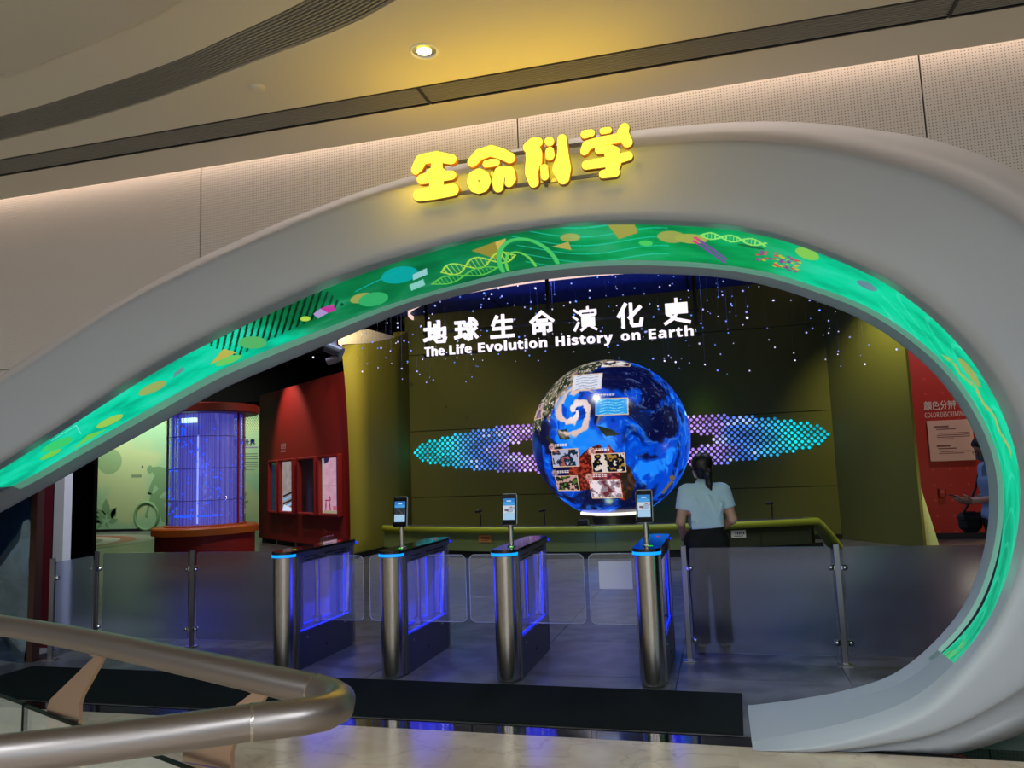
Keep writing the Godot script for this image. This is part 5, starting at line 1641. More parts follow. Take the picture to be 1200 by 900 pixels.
func globe_picture() -> Image:
	var w := 1024
	var h := 512
	var im := Image.create(w, h, false, Image.FORMAT_RGB8)
	var n1 := noise(101, 0.95, 4)
	var n2 := noise(102, 4.0, 4)
	var n3 := noise(103, 9.0, 3)
	var asia: PackedVector2Array = strokes("-0.98,-0.05 -0.9,0.32 -0.66,0.72 -0.3,0.95 0.1,1.02 0.12,0.94 -0.02,0.9 -0.05,0.82 -0.2,0.74 -0.28,0.62 -0.38,0.58 -0.42,0.5 -0.5,0.48 -0.58,0.34 -0.62,0.18 -0.7,0.3 -0.76,0.16 -0.78,0.0 -0.86,0.16")[0]
	var aus: PackedVector2Array = strokes("-0.46,-0.44 -0.36,-0.30 -0.2,-0.18 -0.12,-0.13 0.02,-0.09 0.06,-0.2 0.12,-0.1 0.2,-0.24 0.33,-0.4 0.38,-0.56 0.30,-0.74 0.2,-0.78 0.06,-0.7 -0.1,-0.62 -0.3,-0.64 -0.42,-0.6")[0]
	var isles := [strokes("-0.5,0.1 -0.36,0.12 -0.32,0.0 -0.46,-0.02")[0], strokes("0.02,0.12 0.2,0.06 0.28,0.0 0.12,0.0")[0], strokes("-0.66,0.04 -0.5,-0.12 -0.53,-0.14 -0.7,0.0")[0]]
	for y in h:
		var la := PI / 2 - PI * (y + 0.5) / h
		for x in w:
			var lo := TAU * (x + 0.5) / w - PI
			var d := Vector3(cos(la) * sin(lo), sin(la), cos(la) * cos(lo))
			var p := Vector2(d.x, d.y)
			var wx := n1.get_noise_3d(d.x, d.y, d.z)
			var wy := n1.get_noise_3d(d.x + 7.0, d.y, d.z)
			var s := n1.get_noise_3d(d.x * 0.9 + wx * 0.7, d.y * 1.4 + wy * 0.7, d.z)
			var f := n2.get_noise_3d(d.x + wx * 0.8, d.y + wy * 0.5, d.z)
			var deep := Color(0.03, 0.05, 0.22)
			var c := deep.lerp(Color(0.0, 0.27, 0.80), smoothstep(0.02, 0.28, s + 0.14))
			c = c.lerp(Color(0.08, 0.52, 1.0), smoothstep(0.30, 0.5, s + 0.2 * f + 0.08))
			c = c.lerp(Color(0.25, 0.6, 1.0), 0.55 * smoothstep(0.18, 0.42, f) * smoothstep(-0.05, 0.2, s + 0.14))
			# paler streaks of cloud at right, storms below
			var cloud := smoothstep(0.12, 0.5, n3.get_noise_3d(d.x * 0.7 + wx, d.y + wy, d.z) + 0.25 * s)
			c = c.lerp(Color(0.45, 0.58, 0.8), cloud * (0.5 if p.x > 0.3 and p.y > -0.1 else 0.14))
			if d.z > 0.0:
				if Geometry2D.is_point_in_polygon(p + Vector2(wx, wy) * 0.05, asia):
					c = Color(0.16, 0.20, 0.12).lerp(Color(0.52, 0.48, 0.40), smoothstep(-0.2, 0.4, f))
					if n3.get_noise_3d(d.x * 2, d.y * 2, d.z * 2) > 0.28: c = Color(0.8, 0.76, 0.72)
				elif Geometry2D.is_point_in_polygon(p + Vector2(wx, wy) * 0.04, aus):
					c = Color(0.26, 0.06, 0.035).lerp(Color(0.66, 0.22, 0.15), smoothstep(-0.3, 0.4, n3.get_noise_3d(d.x * 2.2, d.y * 2.2, d.z)))
					if p.x > 0.22: c = Color(0.13, 0.10, 0.06).lerp(Color(0.34, 0.2, 0.12), smoothstep(-0.2, 0.4, f))
				else:
					for q in isles:
						if Geometry2D.is_point_in_polygon(p + Vector2(wx, wy) * 0.08, q): c = Color(0.12, 0.16, 0.09)
				if p.distance_to(Vector2(0.77, -0.52)) < 0.03 or absf((p - Vector2(0.70, -0.63)).dot(Vector2(0.75, -0.66).normalized())) < 0.014 and p.distance_to(Vector2(0.70, -0.63)) < 0.1:
					c = Color(0.42, 0.36, 0.26)
				# great spiral
				var q := p - Vector2(-0.27, 0.30)
				var r := q.length() / 0.31
				var arm := sin(q.angle() * 2.0 + r * 10.0 + wx * 6.0) + 1.6 * f
				if r < 1.25:
					var k := smoothstep(-0.35, 0.5, arm) * smoothstep(1.25, 0.75, r + 0.35 * f)
					c = c.lerp(Color(0.88, 0.76, 0.72), clampf(k * 1.3, 0, 1))
					c = c.lerp(Color(0.95, 0.9, 0.92), clampf(k * smoothstep(0.75, 0.2, r), 0, 1))
				# pale ice at the foot
				if p.y < -0.955 + 0.02 * f: c = Color(1.0, 0.98, 0.92)
				# darker towards the limb on the night side
				if p.x < -0.75 and p.y < 0.1: c = c.lerp(Color(0.05, 0.02, 0.2), 0.7)
			im.set_pixel(x, y, c)
	# picture cards: [x, y, half width, half height, paper, ink A, ink B]
	for cd in [[-0.15, 0.66, 0.185, 0.105, Color(0.86, 0.87, 0.92), Color(0.55, 0.6, 0.72), Color(0.4, 0.45, 0.6)], [0.16, 0.33, 0.185, 0.10, Color(0.16, 0.6, 0.9), Color(0.55, 0.85, 0.95), Color(0.85, 0.92, 1.0)], [0.17, 0.90, 0.17, 0.05, Color(0.75, 0.7, 0.68), Color(0.12, 0.1, 0.1), Color(0.9, 0.9, 0.9)],
			[-0.43, -0.24, 0.175, 0.105, Color(0.09, 0.16, 0.22), Color(0.66, 0.68, 0.8), Color(0.62, 0.32, 0.32)], [0.09, -0.32, 0.19, 0.11, Color(0.04, 0.05, 0.09), Color(0.86, 0.80, 0.76), Color(0.62, 0.48, 0.22)], [-0.45, -0.54, 0.155, 0.09, Color(0.09, 0.12, 0.06), Color(0.76, 0.58, 0.55), Color(0.3, 0.42, 0.16)], [0.02, -0.62, 0.18, 0.11, Color(0.55, 0.48, 0.52), Color(0.92, 0.85, 0.88), Color(0.4, 0.14, 0.16)], [-0.83, 0.36, 0.085, 0.10, Color(0.7, 0.6, 0.55), Color(0.42, 0.32, 0.5), Color(0.8, 0.75, 0.7)]]:
		var steps := 80
		for a in range(-steps, steps + 1):
			for b in range(-steps / 2, steps / 2 + 1):
				var uu := a / float(steps)
				var vv := b / (steps / 2.0)
				var p := Vector2(cd[0] + uu * cd[2], cd[1] + vv * cd[3])
				if p.length() > 0.985: continue
				var c: Color = cd[4]
				var t := n2.get_noise_2d(uu * 0.32 + cd[0] * 9, vv * 0.22 + cd[1] * 5)
				if cd[4].v > 0.8:
					if absf(fposmod(vv * 3.0 + 0.2 * sin(uu * 6.0), 1.0) - 0.5) < 0.12 and absf(uu) < 0.75: c = cd[5]
				elif t > 0.10: c = cd[5]
				elif t < -0.26: c = cd[6]
				if absf(uu) > 0.95 or absf(vv) > 0.92: c = Color(0.86, 0.72, 0.62)
				globe_dot(im, p, c)
		# round badge and caption at the card's upper left
		for a in 40:
			for rr in 6:
				var p := Vector2(cd[0] - cd[2] * 0.96, cd[1] + cd[3] + 0.03) + Vector2(cos(a * 0.157), sin(a * 0.157)) * 0.0085 * rr
				if p.length() < 0.98: globe_dot(im, p, Color(0.9, 0.72, 0.68) if rr > 2 else Color(0.8, 0.6, 0.6))
		for a in 60:
			for rr in 4:
				var p := Vector2(cd[0] - cd[2] * 0.7 + a * 0.0028, cd[1] + cd[3] + 0.035 + rr * 0.008)
				if p.length() < 0.98 and a % 12 < 9: globe_dot(im, p, Color(0.92, 0.86, 0.86))
	return im

func globe_dot(im: Image, p: Vector2, c: Color) -> void:
	var z := sqrt(maxf(0.0, 1.0 - p.length_squared()))
	var la := asin(p.y)
	var lo := atan2(p.x, z)
	im.set_pixel(int((lo + PI) / TAU * im.get_width()) % im.get_width(), clampi(int((PI / 2 - la) / PI * im.get_height()), 0, im.get_height() - 1), c)
# ------------------------------------------------------------------ yellow letters, handrail
# letter strokes: points with a radius each, in millimetres, from the sign's corner
func blob(m: M, mm: M, hm: M, parts: String, scale: float) -> void:
	for s in parts.split(";"):
		var pts := []
		for q in s.strip_edges().split(" ", false):
			var f := q.split(",")
			pts.append(Vector3(float(f[0]), float(f[1]), float(f[2])))
		# a chain of discs and the tangent bands between them
		var poly := PackedVector2Array()
		for i in pts.size():
			var c := PackedVector2Array()
			for k in 20: c.append(Vector2(pts[i].x, pts[i].y) + Vector2(cos(TAU * k / 20.0), sin(TAU * k / 20.0)) * pts[i].z * 0.83)
			if i == 0:
				poly = c
			else:
				var both := PackedVector2Array()
				for k in 20: both.append(Vector2(pts[i - 1].x, pts[i - 1].y) + Vector2(cos(TAU * k / 20.0), sin(TAU * k / 20.0)) * pts[i - 1].z * 0.83)
				both.append_array(c)
				var hull := Geometry2D.convex_hull(both)
				hull.remove_at(hull.size() - 1)
				var r := Geometry2D.merge_polygons(poly, hull)
				poly = r[0]
				for z in r:
					if not Geometry2D.is_polygon_clockwise(z) and z.size() >= poly.size(): poly = z
		var a := PackedVector2Array()
		for p in poly: a.append(p * scale)
		m.extrude(a, 0.006, Transform3D(Basis.IDENTITY, Vector3(0, 0, 0.032)), true)
		hm.extrude(a, 0.003, Transform3D(Basis.IDENTITY, Vector3(0, 0, -0.004)))
		for z in Geometry2D.offset_polygon(a, 0.004, Geometry2D.JOIN_ROUND):
			if not Geometry2D.is_polygon_clockwise(z): mm.extrude(z, 0.032, Transform3D.IDENTITY, true)

func build_letters() -> void:
	var o := thing("letter_sign", "glowing yellow sign of four plump rounded characters on thin steel rails above the arch", "sign", Vector3(-1.94, 3.48, -4.535))
	var face := glow(Color(1.0, 0.97, 0.32), 1.2)
	var case := mat(rgb(150, 92, 30), 0.5)
	for y in [0.095, -0.115]:
		put("rail", M.new().box(Vector3(0.82, y, -0.008), Vector3(1.2, 0.02, 0.02)), W.steel_dark, o)
	for x in [0.28, 0.66, 1.0, 1.38]:
		put("bracket", M.new().box(Vector3(x, -0.02, -0.03), Vector3(0.02, 0.22, 0.05)), W.steel_dark, o)
	# measured with the baseline levelled: [strokes, x]
	var chars := [
		"192,124,49 170,86,46 155,67,37;199,133,43 299,136,43 404,103,39;303,140,40 302,101,45 294,-97,62;196,-1,40 288,-0,43 401,-3,36;175,-105,50 286,-106,51 405,-101,49;261,24,46 331,14,45",
		"544,67,41 591,108,44 667,122,44 733,93,43 793,55,40;634,40,27 666,41,30 702,38,26;583,-18,41 548,-32,43 537,-66,43 553,-101,43 582,-115,42;583,-18,41 617,-42,41 626,-78,42 610,-108,42 582,-115,42;709,-126,38 708,-79,49 721,-26,41 783,-35,43 791,-83,40 780,-104,34",
		"911,108,40 949,132,42 975,132,37;937,110,50 946,56,63 944,9,61;939,10,58 925,-55,50 938,-126,37;1047,127,35 1051,124,33;1048,63,31 1048,34,34;1007,-40,28 1010,-96,29;1129,131,35 1130,35,41 1118,-62,70 1126,-125,44",
		"1271,138,31 1310,140,28;1382,142,23 1419,142,23;1516,142,35 1502,111,42 1529,48,37;1264,31,31 1283,65,38 1360,80,33 1473,82,35;1352,26,28 1420,21,33 1450,1,35;1271,-59,34 1404,-57,38 1529,-39,33;1431,-15,53 1435,-75,57 1425,-119,42;1372,-131,31 1444,-130,34",
	]
	var s := 0.001
	for c in chars:
		var f := M.new()
		var b := M.new()
		var h := M.new()
		blob(f, b, h, c, s)
		var ch := put("character", b, case, o)
		put("face", f, face, ch)
		put("added_halo", h, glow(Color(1.0, 0.88, 0.2), 2.2), ch)  # glowing back added to cast the yellow halo behind the letters
	for k in 4:
		omni(Vector3(-1.78 + 0.42 * k, 3.49, -4.40), Color(1.0, 0.80, 0.10), SIGN_E, 0.12, "sign_glow")

const SIGN_E := 0.15

func build_rail() -> void:
	# stainless handrail turning a sharp corner, on flat brackets bolted to glass
	var o := thing("handrail", "thick brushed steel handrail tube turning a sharp corner in the foreground", "handrail")
	var r := 0.035
	var A := [Vector3(-6.2, 1.10, -2.95), Vector3(-4.2, 1.10, -2.62), Vector3(-3.2, 1.10, -2.41), Vector3(-2.47, 1.10, -2.21), Vector3(-1.95, 1.10, -2.03), Vector3(-1.47, 1.10, -1.84), Vector3(-0.90, 1.10, -1.605)]
	put("far_tube", M.new().tube(spline(A, 6), r, 24), W.rail, o)
	var e0 := Vector3(-0.90, 1.10, -1.605)
	var e1 := Vector3(-0.92, 1.10, -1.385)
	put("elbow", M.new().tube([e0, Vector3(-0.85, 1.10, -1.577), Vector3(-0.815, 1.10, -1.545), Vector3(-0.797, 1.10, -1.505), Vector3(-0.805, 1.10, -1.463), Vector3(-0.845, 1.10, -1.425), e1], r * 1.015, 24), W.rail, o)
	var B := [e1, Vector3(-1.06, 1.10, -1.285), Vector3(-1.27, 1.10, -1.155), Vector3(-1.7, 1.10, -0.93), Vector3(-2.6, 1.10, -0.55)]
	put("near_tube", M.new().tube(spline(B, 6), r, 24), W.rail, o)
	for q in [[Vector3(-0.90, 1.10, -1.605), Vector3(0.93, 0, 0.37)], [Vector3(-0.92, 1.10, -1.385), Vector3(0.82, 0, -0.57)]]:
		var d: Vector3 = q[1].normalized()
		put("weld", M.new().tube([q[0] - d * 0.003, q[0] + d * 0.003], r * 1.03, 24), W.steel, o)
	# brackets: flat plates slanting from the glass up to the tube
	var along := Vector3(-0.93, 0, -0.37).normalized()
	var nrm := along.cross(Vector3.UP)
	for top in [Vector3(-1.835, 1.07, -1.985), Vector3(-1.10, 1.07, -1.70)]:
		var t := Transform3D(Basis(along, Vector3.UP, nrm), top - nrm * 0.006)
		var arm := PackedVector2Array([Vector2(-0.03, 0), Vector2(0.015, 0), Vector2(0.32, -0.175), Vector2(0.338, -0.20), Vector2(0.338, -0.225), Vector2(0.122, -0.205), Vector2(0.122, -0.165), Vector2(0.105, -0.135)])
		var br := put("bracket", M.new().extrude(arm, 0.012, t), W.copper, o)
		var shoe := PackedVector2Array([Vector2(0.122, -0.209), Vector2(0.338, -0.229), Vector2(0.338, -0.36), Vector2(0.122, -0.36)])
		put("bracket_shoe", M.new().extrude(shoe, 0.014, t), W.copper, br)
		for q in [Vector2(0.16, -0.235), Vector2(0.29, -0.30)]:
			put("bolt", M.new().lathe([Vector2(0.014, -0.012), Vector2(0.013, 0.012), Vector2(0, 0.014)], 16, t * Vector3(q.x, q.y, 0.012), Basis(t.basis.x, t.basis.z, -t.basis.y)), W.screw, br)
		put("cap_plate", M.new().box(top + Vector3(0, -0.003, 0), Vector3(0.07, 0.008, 0.03), Basis(Vector3.UP, -atan2(along.z, along.x))), W.copper, br)
	# balustrade glass
	var gl := pane(Color(0.80, 0.90, 0.88), 0.10, 0.03)
	var green := mat(rgb(14, 24, 22), 0.5, 0.0, 0.2)
	var runs := [[Vector3(-6.2, 0, -3.72), Vector3(-2.32, 0, -2.175), 0.85, "clear balustrade glass pane at the far left below the handrail"], [Vector3(-2.29, 0, -2.155), Vector3(-1.18, 0, -1.69), 0.85, "clear balustrade glass pane bolted to the slanting handrail brackets"]]
	for q in runs:
		var a: Vector3 = q[0]
		var b: Vector3 = q[1]
		var d: Vector3 = b - a
		var g := thing("balustrade_glass", q[3], "glass pane", (a + b) / 2, -atan2(d.z, d.x), "balustrade glass panes under the handrail")
		var w: float = d.length()
		put("pane", M.new().box(Vector3(0, q[2] / 2, 0), Vector3(w, q[2], 0.012)), gl, g)
		var ed := M.new()
		ed.box(Vector3(0, q[2] + 0.002, 0), Vector3(w, 0.006, 0.013))
		put("top_edge", ed, green, g)
		for s in [-1, 1]: put("side_edge", M.new().box(Vector3(s * (w / 2 + 0.002), q[2] / 2, 0), Vector3(0.005, q[2], 0.013)), green, g)
# ------------------------------------------------------------------ people: smooth-joined tapered capsules, meshed as surface nets
class Flesh:
	var lo: Vector3
	var cell: float
	var nx: int
	var ny: int
	var nz: int
	var f: PackedFloat32Array
	func _init(a: Vector3, b: Vector3, c: float) -> void:
		lo = a
		cell = c
		nx = int((b.x - a.x) / c) + 2
		ny = int((b.y - a.y) / c) + 2
		nz = int((b.z - a.z) / c) + 2
		f.resize(nx * ny * nz)
		f.fill(1.0)
	# a tapered capsule; "flat" squeezes it along z about its axis
	func bone(a: Vector3, b: Vector3, ra: float, rb: float, k := 0.03, flat := 1.0) -> void:
		var reach := maxf(ra, rb) + k + cell * 2.0
		var mn := Vector3(minf(a.x, b.x), minf(a.y, b.y), minf(a.z, b.z)) - Vector3.ONE * reach - lo
		var mx := Vector3(maxf(a.x, b.x), maxf(a.y, b.y), maxf(a.z, b.z)) + Vector3.ONE * reach - lo
		var ab := b - a
		ab.z /= flat
		var l2 := maxf(ab.length_squared(), 1e-9)
		for z in range(maxi(0, int(mn.z / cell)), mini(nz, int(mx.z / cell) + 1)):
			for y in range(maxi(0, int(mn.y / cell)), mini(ny, int(mx.y / cell) + 1)):
				for x in range(maxi(0, int(mn.x / cell)), mini(nx, int(mx.x / cell) + 1)):
					var p := lo + Vector3(x, y, z) * cell - a
					p.z /= flat
					var h := clampf(p.dot(ab) / l2, 0.0, 1.0)
					var d := (p - ab * h).length() - lerpf(ra, rb, h)
					if flat < 1.0: d *= flat
					var i := (z * ny + y) * nx + x
					var e := f[i]
					var s := maxf(k - absf(d - e), 0.0) / k
					f[i] = minf(d, e) - s * s * k * 0.25
	# keep what lies on the side the normal points to
	func cut(p: Vector3, n: Vector3) -> void:
		n = n.normalized()
		for z in nz:
			for y in ny:
				for x in nx:
					var i := (z * ny + y) * nx + x
					if f[i] < 0.05: f[i] = maxf(f[i], (p - lo - Vector3(x, y, z) * cell).dot(n))
	func mesh() -> ArrayMesh:
		var at := {}
		var v := PackedVector3Array()
		var idx := PackedInt32Array()
		for z in nz - 1:
			for y in ny - 1:
				for x in nx - 1:
					var i := (z * ny + y) * nx + x
					if absf(f[i]) > cell * 2.5: continue
					var c := [f[i], f[i + 1], f[i + nx], f[i + nx + 1], f[i + nx * ny], f[i + nx * ny + 1], f[i + nx * ny + nx], f[i + nx * ny + nx + 1]]
					var inside := 0
					for q in c: inside += 1 if q < 0.0 else 0
					if inside == 0 or inside == 8: continue
					var sum := Vector3.ZERO
					var n := 0
					for e in [[0, 1], [2, 3], [4, 5], [6, 7], [0, 2], [1, 3], [4, 6], [5, 7], [0, 4], [1, 5], [2, 6], [3, 7]]:
						var a: float = c[e[0]]
						var b: float = c[e[1]]
						if (a < 0.0) == (b < 0.0): continue
						var t := a / (a - b)
						var pa := Vector3(e[0] & 1, (e[0] >> 1) & 1, e[0] >> 2)
						var pb := Vector3(e[1] & 1, (e[1] >> 1) & 1, e[1] >> 2)
						sum += pa.lerp(pb, t)
						n += 1
					at[i] = v.size()
					v.append(lo + (Vector3(x, y, z) + sum / n) * cell)
		for i in at:
			var x: int = i % nx
			var y: int = (i / nx) % ny
			var z: int = i / (nx * ny)
			var a := f[i] < 0.0
			for ax in 3:
				var st: int = [1, nx, nx * ny][ax]
				var b := f[i + st] < 0.0
				if a == b: continue
				var s1: int = [nx, nx * ny, 1][ax]
				var s2: int = [nx * ny, 1, nx][ax]
				var q := [i, i - s1, i - s1 - s2, i - s2]
				if not (at.has(q[1]) and at.has(q[2]) and at.has(q[3])): continue
				var p := [at[q[0]], at[q[1]], at[q[2]], at[q[3]]]
				if a: idx.append_array([p[0], p[2], p[1], p[0], p[3], p[2]])
				else: idx.append_array([p[0], p[1], p[2], p[0], p[2], p[3]])
		var nn := PackedVector3Array()
		nn.resize(v.size())
		for k in range(0, idx.size(), 3):
			var g := (v[idx[k + 2]] - v[idx[k]]).cross(v[idx[k + 1]] - v[idx[k]])
			for j in 3: nn[idx[k + j]] += g
		for k in nn.size(): nn[k] = nn[k].normalized()
		var arr := []
		arr.resize(Mesh.ARRAY_MAX)
		arr[Mesh.ARRAY_VERTEX] = v
		arr[Mesh.ARRAY_NORMAL] = nn
		arr[Mesh.ARRAY_INDEX] = idx
		var m := ArrayMesh.new()
		m.add_surface_from_arrays(Mesh.PRIMITIVE_TRIANGLES, arr)
		return m

func join(a: ArrayMesh, b: ArrayMesh) -> ArrayMesh:
	var st := SurfaceTool.new()
	st.append_from(a, 0, Transform3D.IDENTITY)
	st.append_from(b, 0, Transform3D.IDENTITY)
	return st.commit()

# fingers of a hand: palm from wrist w towards direction d, palm facing n; curl bends the fingers towards n
func hand(fl: Flesh, w: Vector3, d: Vector3, n: Vector3, side: float, curl: float) -> void:
	d = d.normalized()
	n = (n - d * n.dot(d)).normalized()
	var s := d.cross(n).normalized() * side
	fl.bone(w, w + d * 0.03, 0.023, 0.026, 0.012)
	for k in 4:
		var o := (k - 1.5) * 0.0185
		fl.bone(w + d * 0.02 + s * o * 0.7, w + d * 0.082 + s * o, 0.016, 0.0125, 0.012)
		var l: float = [0.062, 0.074, 0.07, 0.054][k]
		var p := w + d * 0.082 + s * o
		var a := curl * 0.5
		for j in 3:
			var q: Vector3 = p + (d * cos(a) + n * sin(a)) * l * [0.45, 0.32, 0.26][j]
			fl.bone(p, q, 0.0098 - 0.0008 * j, 0.0090 - 0.0008 * j, 0.004)
			p = q
			a += curl * 0.6
	var t0 := w + d * 0.025 - s * 0.022
	var t1: Vector3 = t0 + (d * 0.6 - s * 0.7 + n * 0.4).normalized() * 0.042
	var t2 := t1 + (d * 0.85 - s * 0.15 + n * 0.5).normalized() * 0.032
	fl.bone(t0, t1, 0.0135, 0.0115, 0.01)
	fl.bone(t1, t2, 0.0112, 0.0092, 0.004)

func head_shape(fl: Flesh, c: Vector3, fwd: Vector3, up: Vector3) -> void:
	# c is the middle of the head; about 0.225 m tall
	var sd := fwd.cross(up).normalized()
	fl.bone(c + up * 0.035 - fwd * 0.025, c + up * 0.030 + fwd * 0.018, 0.078, 0.076, 0.03)
	fl.bone(c - up * 0.03 + fwd * 0.02, c - up * 0.085 + fwd * 0.052, 0.062, 0.030, 0.03)
	for s in [-1.0, 1.0]:
		fl.bone(c - up * 0.035 + fwd * 0.03 + sd * s * 0.035, c - up * 0.075 + fwd * 0.055 + sd * s * 0.016, 0.036, 0.024, 0.02)
		fl.bone(c - up * 0.012 + sd * s * 0.074 - fwd * 0.008, c + up * 0.012 + sd * s * 0.081 - fwd * 0.016, 0.012, 0.014, 0.006)
		fl.bone(c + up * 0.012 + fwd * 0.083 + sd * s * 0.014, c + up * 0.014 + fwd * 0.078 + sd * s * 0.045, 0.010, 0.010, 0.012)
	fl.bone(c + up * 0.008 + fwd * 0.086, c - up * 0.026 + fwd * 0.104, 0.009, 0.013, 0.008)
	fl.bone(c - up * 0.058 + fwd * 0.083 + sd * 0.014, c - up * 0.058 + fwd * 0.083 - sd * 0.014, 0.0085, 0.0085, 0.006)

func face_parts(o: Node3D, c: Vector3, fwd: Vector3, up: Vector3) -> void:
	var sd := fwd.cross(up).normalized()
	var b := Basis(sd, up, -fwd)
	for s in [-1.0, 1.0]:
		put("eye", M.new().ball(c - up * 0.002 + fwd * 0.080 + sd * s * 0.031, Vector3(0.014, 0.0085, 0.010), b, 12, 8), mat(rgb(236, 232, 226), 0.3), o)
		put("iris", M.new().ball(c - up * 0.002 + fwd * 0.087 + sd * s * 0.031, Vector3(0.0062, 0.0068, 0.005), b, 10, 6), mat(rgb(32, 20, 14), 0.2), o)
		put("eyebrow", M.new().tube([c + up * 0.020 + fwd * 0.090 + sd * s * 0.014, c + up * 0.025 + fwd * 0.088 + sd * s * 0.032, c + up * 0.019 + fwd * 0.078 + sd * s * 0.048], 0.0035, 6), mat(rgb(24, 18, 16), 0.8), o)

func build_woman() -> void:
	var o := thing("person", "woman seen from behind in pale blue short-sleeved shirt and black trousers, dark ponytail", "person", Vector3(-0.145, 0, -6.92), 0.22)
	# local: she faces -z; turned slightly to her left
	var skin := mat(rgb(196, 150, 128), 0.55)
	skin.subsurf_scatter_enabled = true
	skin.subsurf_scatter_strength = 0.1
	var fl := Flesh.new(Vector3(-0.34, -0.02, -0.34), Vector3(0.34, 1.68, 0.22), 0.0115)
	var hip := 0.86
	# trunk
	fl.bone(Vector3(-0.075, 0.90, 0.0), Vector3(0.075, 0.90, 0.0), 0.105, 0.105, 0.05, 0.9)
	fl.bone(Vector3(0, 0.95, 0), Vector3(0, 1.08, 0.01), 0.12, 0.105, 0.06, 0.8)
	fl.bone(Vector3(-0.06, 1.22, 0.0), Vector3(0.06, 1.22, 0.0), 0.105, 0.105, 0.07, 0.8)
	fl.bone(Vector3(-0.125, 1.345, 0.01), Vector3(0.125, 1.345, 0.01), 0.058, 0.058, 0.06)
	fl.bone(Vector3(0, 1.36, 0.01), Vector3(0, 1.46, -0.015), 0.055, 0.05, 0.04)
	var hc := Vector3(0, 1.555, -0.02)
	head_shape(fl, hc, Vector3(0, -0.12, -1).normalized(), Vector3(0, 1, -0.12).normalized())
	var sh := [Vector3(-0.165, 1.345, 0.015), Vector3(0.165, 1.345, 0.015)]
	var el := [Vector3(-0.218, 1.09, 0.02), Vector3(0.222, 1.10, 0.03)]
	var wr := [Vector3(-0.175, 0.965, -0.16), Vector3(0.13, 0.985, -0.17)]
	for k in 2:
		fl.bone(sh[k], el[k], 0.050, 0.038, 0.03)
		fl.bone(el[k], wr[k], 0.038, 0.026, 0.02)
	for s in [-1.0, 1.0]:
		var kn := Vector3(s * 0.088, 0.475, -0.005)
		var an := Vector3(s * 0.095, 0.085, 0.025)
		fl.bone(Vector3(s * 0.085, 0.87, 0.0), kn, 0.085, 0.055, 0.04)
		fl.bone(kn, an, 0.056, 0.036, 0.02)
		fl.bone(an, Vector3(s * 0.105, 0.035, -0.12), 0.038, 0.028, 0.02)
	var hands := Flesh.new(Vector3(-0.28, 0.82, -0.40), Vector3(0.28, 1.06, -0.08), 0.0036)
	hand(hands, wr[0], Vector3(0.15, -0.25, -1), Vector3(1, -0.2, 0), 1.0, 0.5)
	hand(hands, wr[1], Vector3(-0.35, -0.2, -1), Vector3(-1, -0.2, 0), -1.0, 0.5)
	var body := put("body", join(fl.mesh(), hands.mesh()), skin, o)
	face_parts(body, hc, Vector3(0, -0.12, -1).normalized(), Vector3(0, 1, -0.12).normalized())
	# shirt
	var cloth := mat(rgb(186, 214, 232), 0.75)
	cloth.rim_enabled = true
	cloth.rim = 0.3
	var cf := noise(81, 3.2, 3)
	var st := Flesh.new(Vector3(-0.36, 0.96, -0.24), Vector3(0.36, 1.48, 0.24), 0.0085)
	st.bone(Vector3(-0.07, 1.03, 0.0), Vector3(0.07, 1.03, 0.0), 0.105, 0.105, 0.05, 0.92)
	st.bone(Vector3(-0.055, 1.10, 0.01), Vector3(0.055, 1.10, 0.01), 0.098, 0.098, 0.06, 0.95)
	st.bone(Vector3(-0.075, 1.22, 0.008), Vector3(0.075, 1.22, 0.008), 0.113, 0.113, 0.07, 0.9)
	st.bone(Vector3(-0.125, 1.345, 0.012), Vector3(0.125, 1.345, 0.012), 0.071, 0.071, 0.06)
	st.bone(Vector3(0, 1.36, 0.01), Vector3(0, 1.415, 0.0), 0.066, 0.06, 0.03)
	for k in 2:
		st.bone(sh[k], sh[k].lerp(el[k], 0.68), 0.062, 0.060, 0.035)
	# soft folds across the back
	for q in [[-0.10, 1.28, 0.02, 1.08, 0.006], [0.02, 1.30, 0.11, 1.05, 0.007], [-0.02, 1.24, -0.10, 1.04, 0.006], [0.13, 1.24, 0.05, 1.02, 0.007], [-0.12, 1.10, 0.05, 1.01, 0.007]]:
		st.bone(Vector3(q[0], q[1], 0.098), Vector3(q[2], q[3], 0.098), q[4] * 1.3, q[4], 0.02)
	st.cut(Vector3(0, 1.035, 0), Vector3(0.05, -1, 0) * -1.0)
	for k in 2:
		var d: Vector3 = (el[k] - sh[k]).normalized()
		st_cut_sleeve(st, sh[k].lerp(el[k], 0.60), d)
	put("shirt", st.mesh(), cloth, body)
	var col := M.new().smooth()
	var cr := []
	for i in 25:
		var a := TAU * i / 24.0
		var back := 0.5 + 0.5 * sin(a)
		cr.append([Vector3(cos(a) * 0.072, 1.388 + 0.012 * back, 0.004 + sin(a) * 0.068), Vector3(cos(a) * 0.063, 1.425 + 0.022 * back, 0.0 + sin(a) * 0.060), Vector3(cos(a) * 0.057, 1.42 + 0.02 * back, 0.0 + sin(a) * 0.054)])
	col.grid(cr)
	put("collar", col, cloth, body)
	# trousers, black
	var black := mat(rgb(9, 9, 11), 0.85)
	var tr := Flesh.new(Vector3(-0.30, 0.02, -0.24), Vector3(0.30, 1.10, 0.24), 0.0105)
	tr.bone(Vector3(-0.085, 0.90, 0.0), Vector3(0.085, 0.90, 0.0), 0.112, 0.112, 0.05, 0.95)
	tr.bone(Vector3(-0.05, 0.95, 0.0), Vector3(0.05, 1.05, 0.0), 0.112, 0.108, 0.05, 0.9)
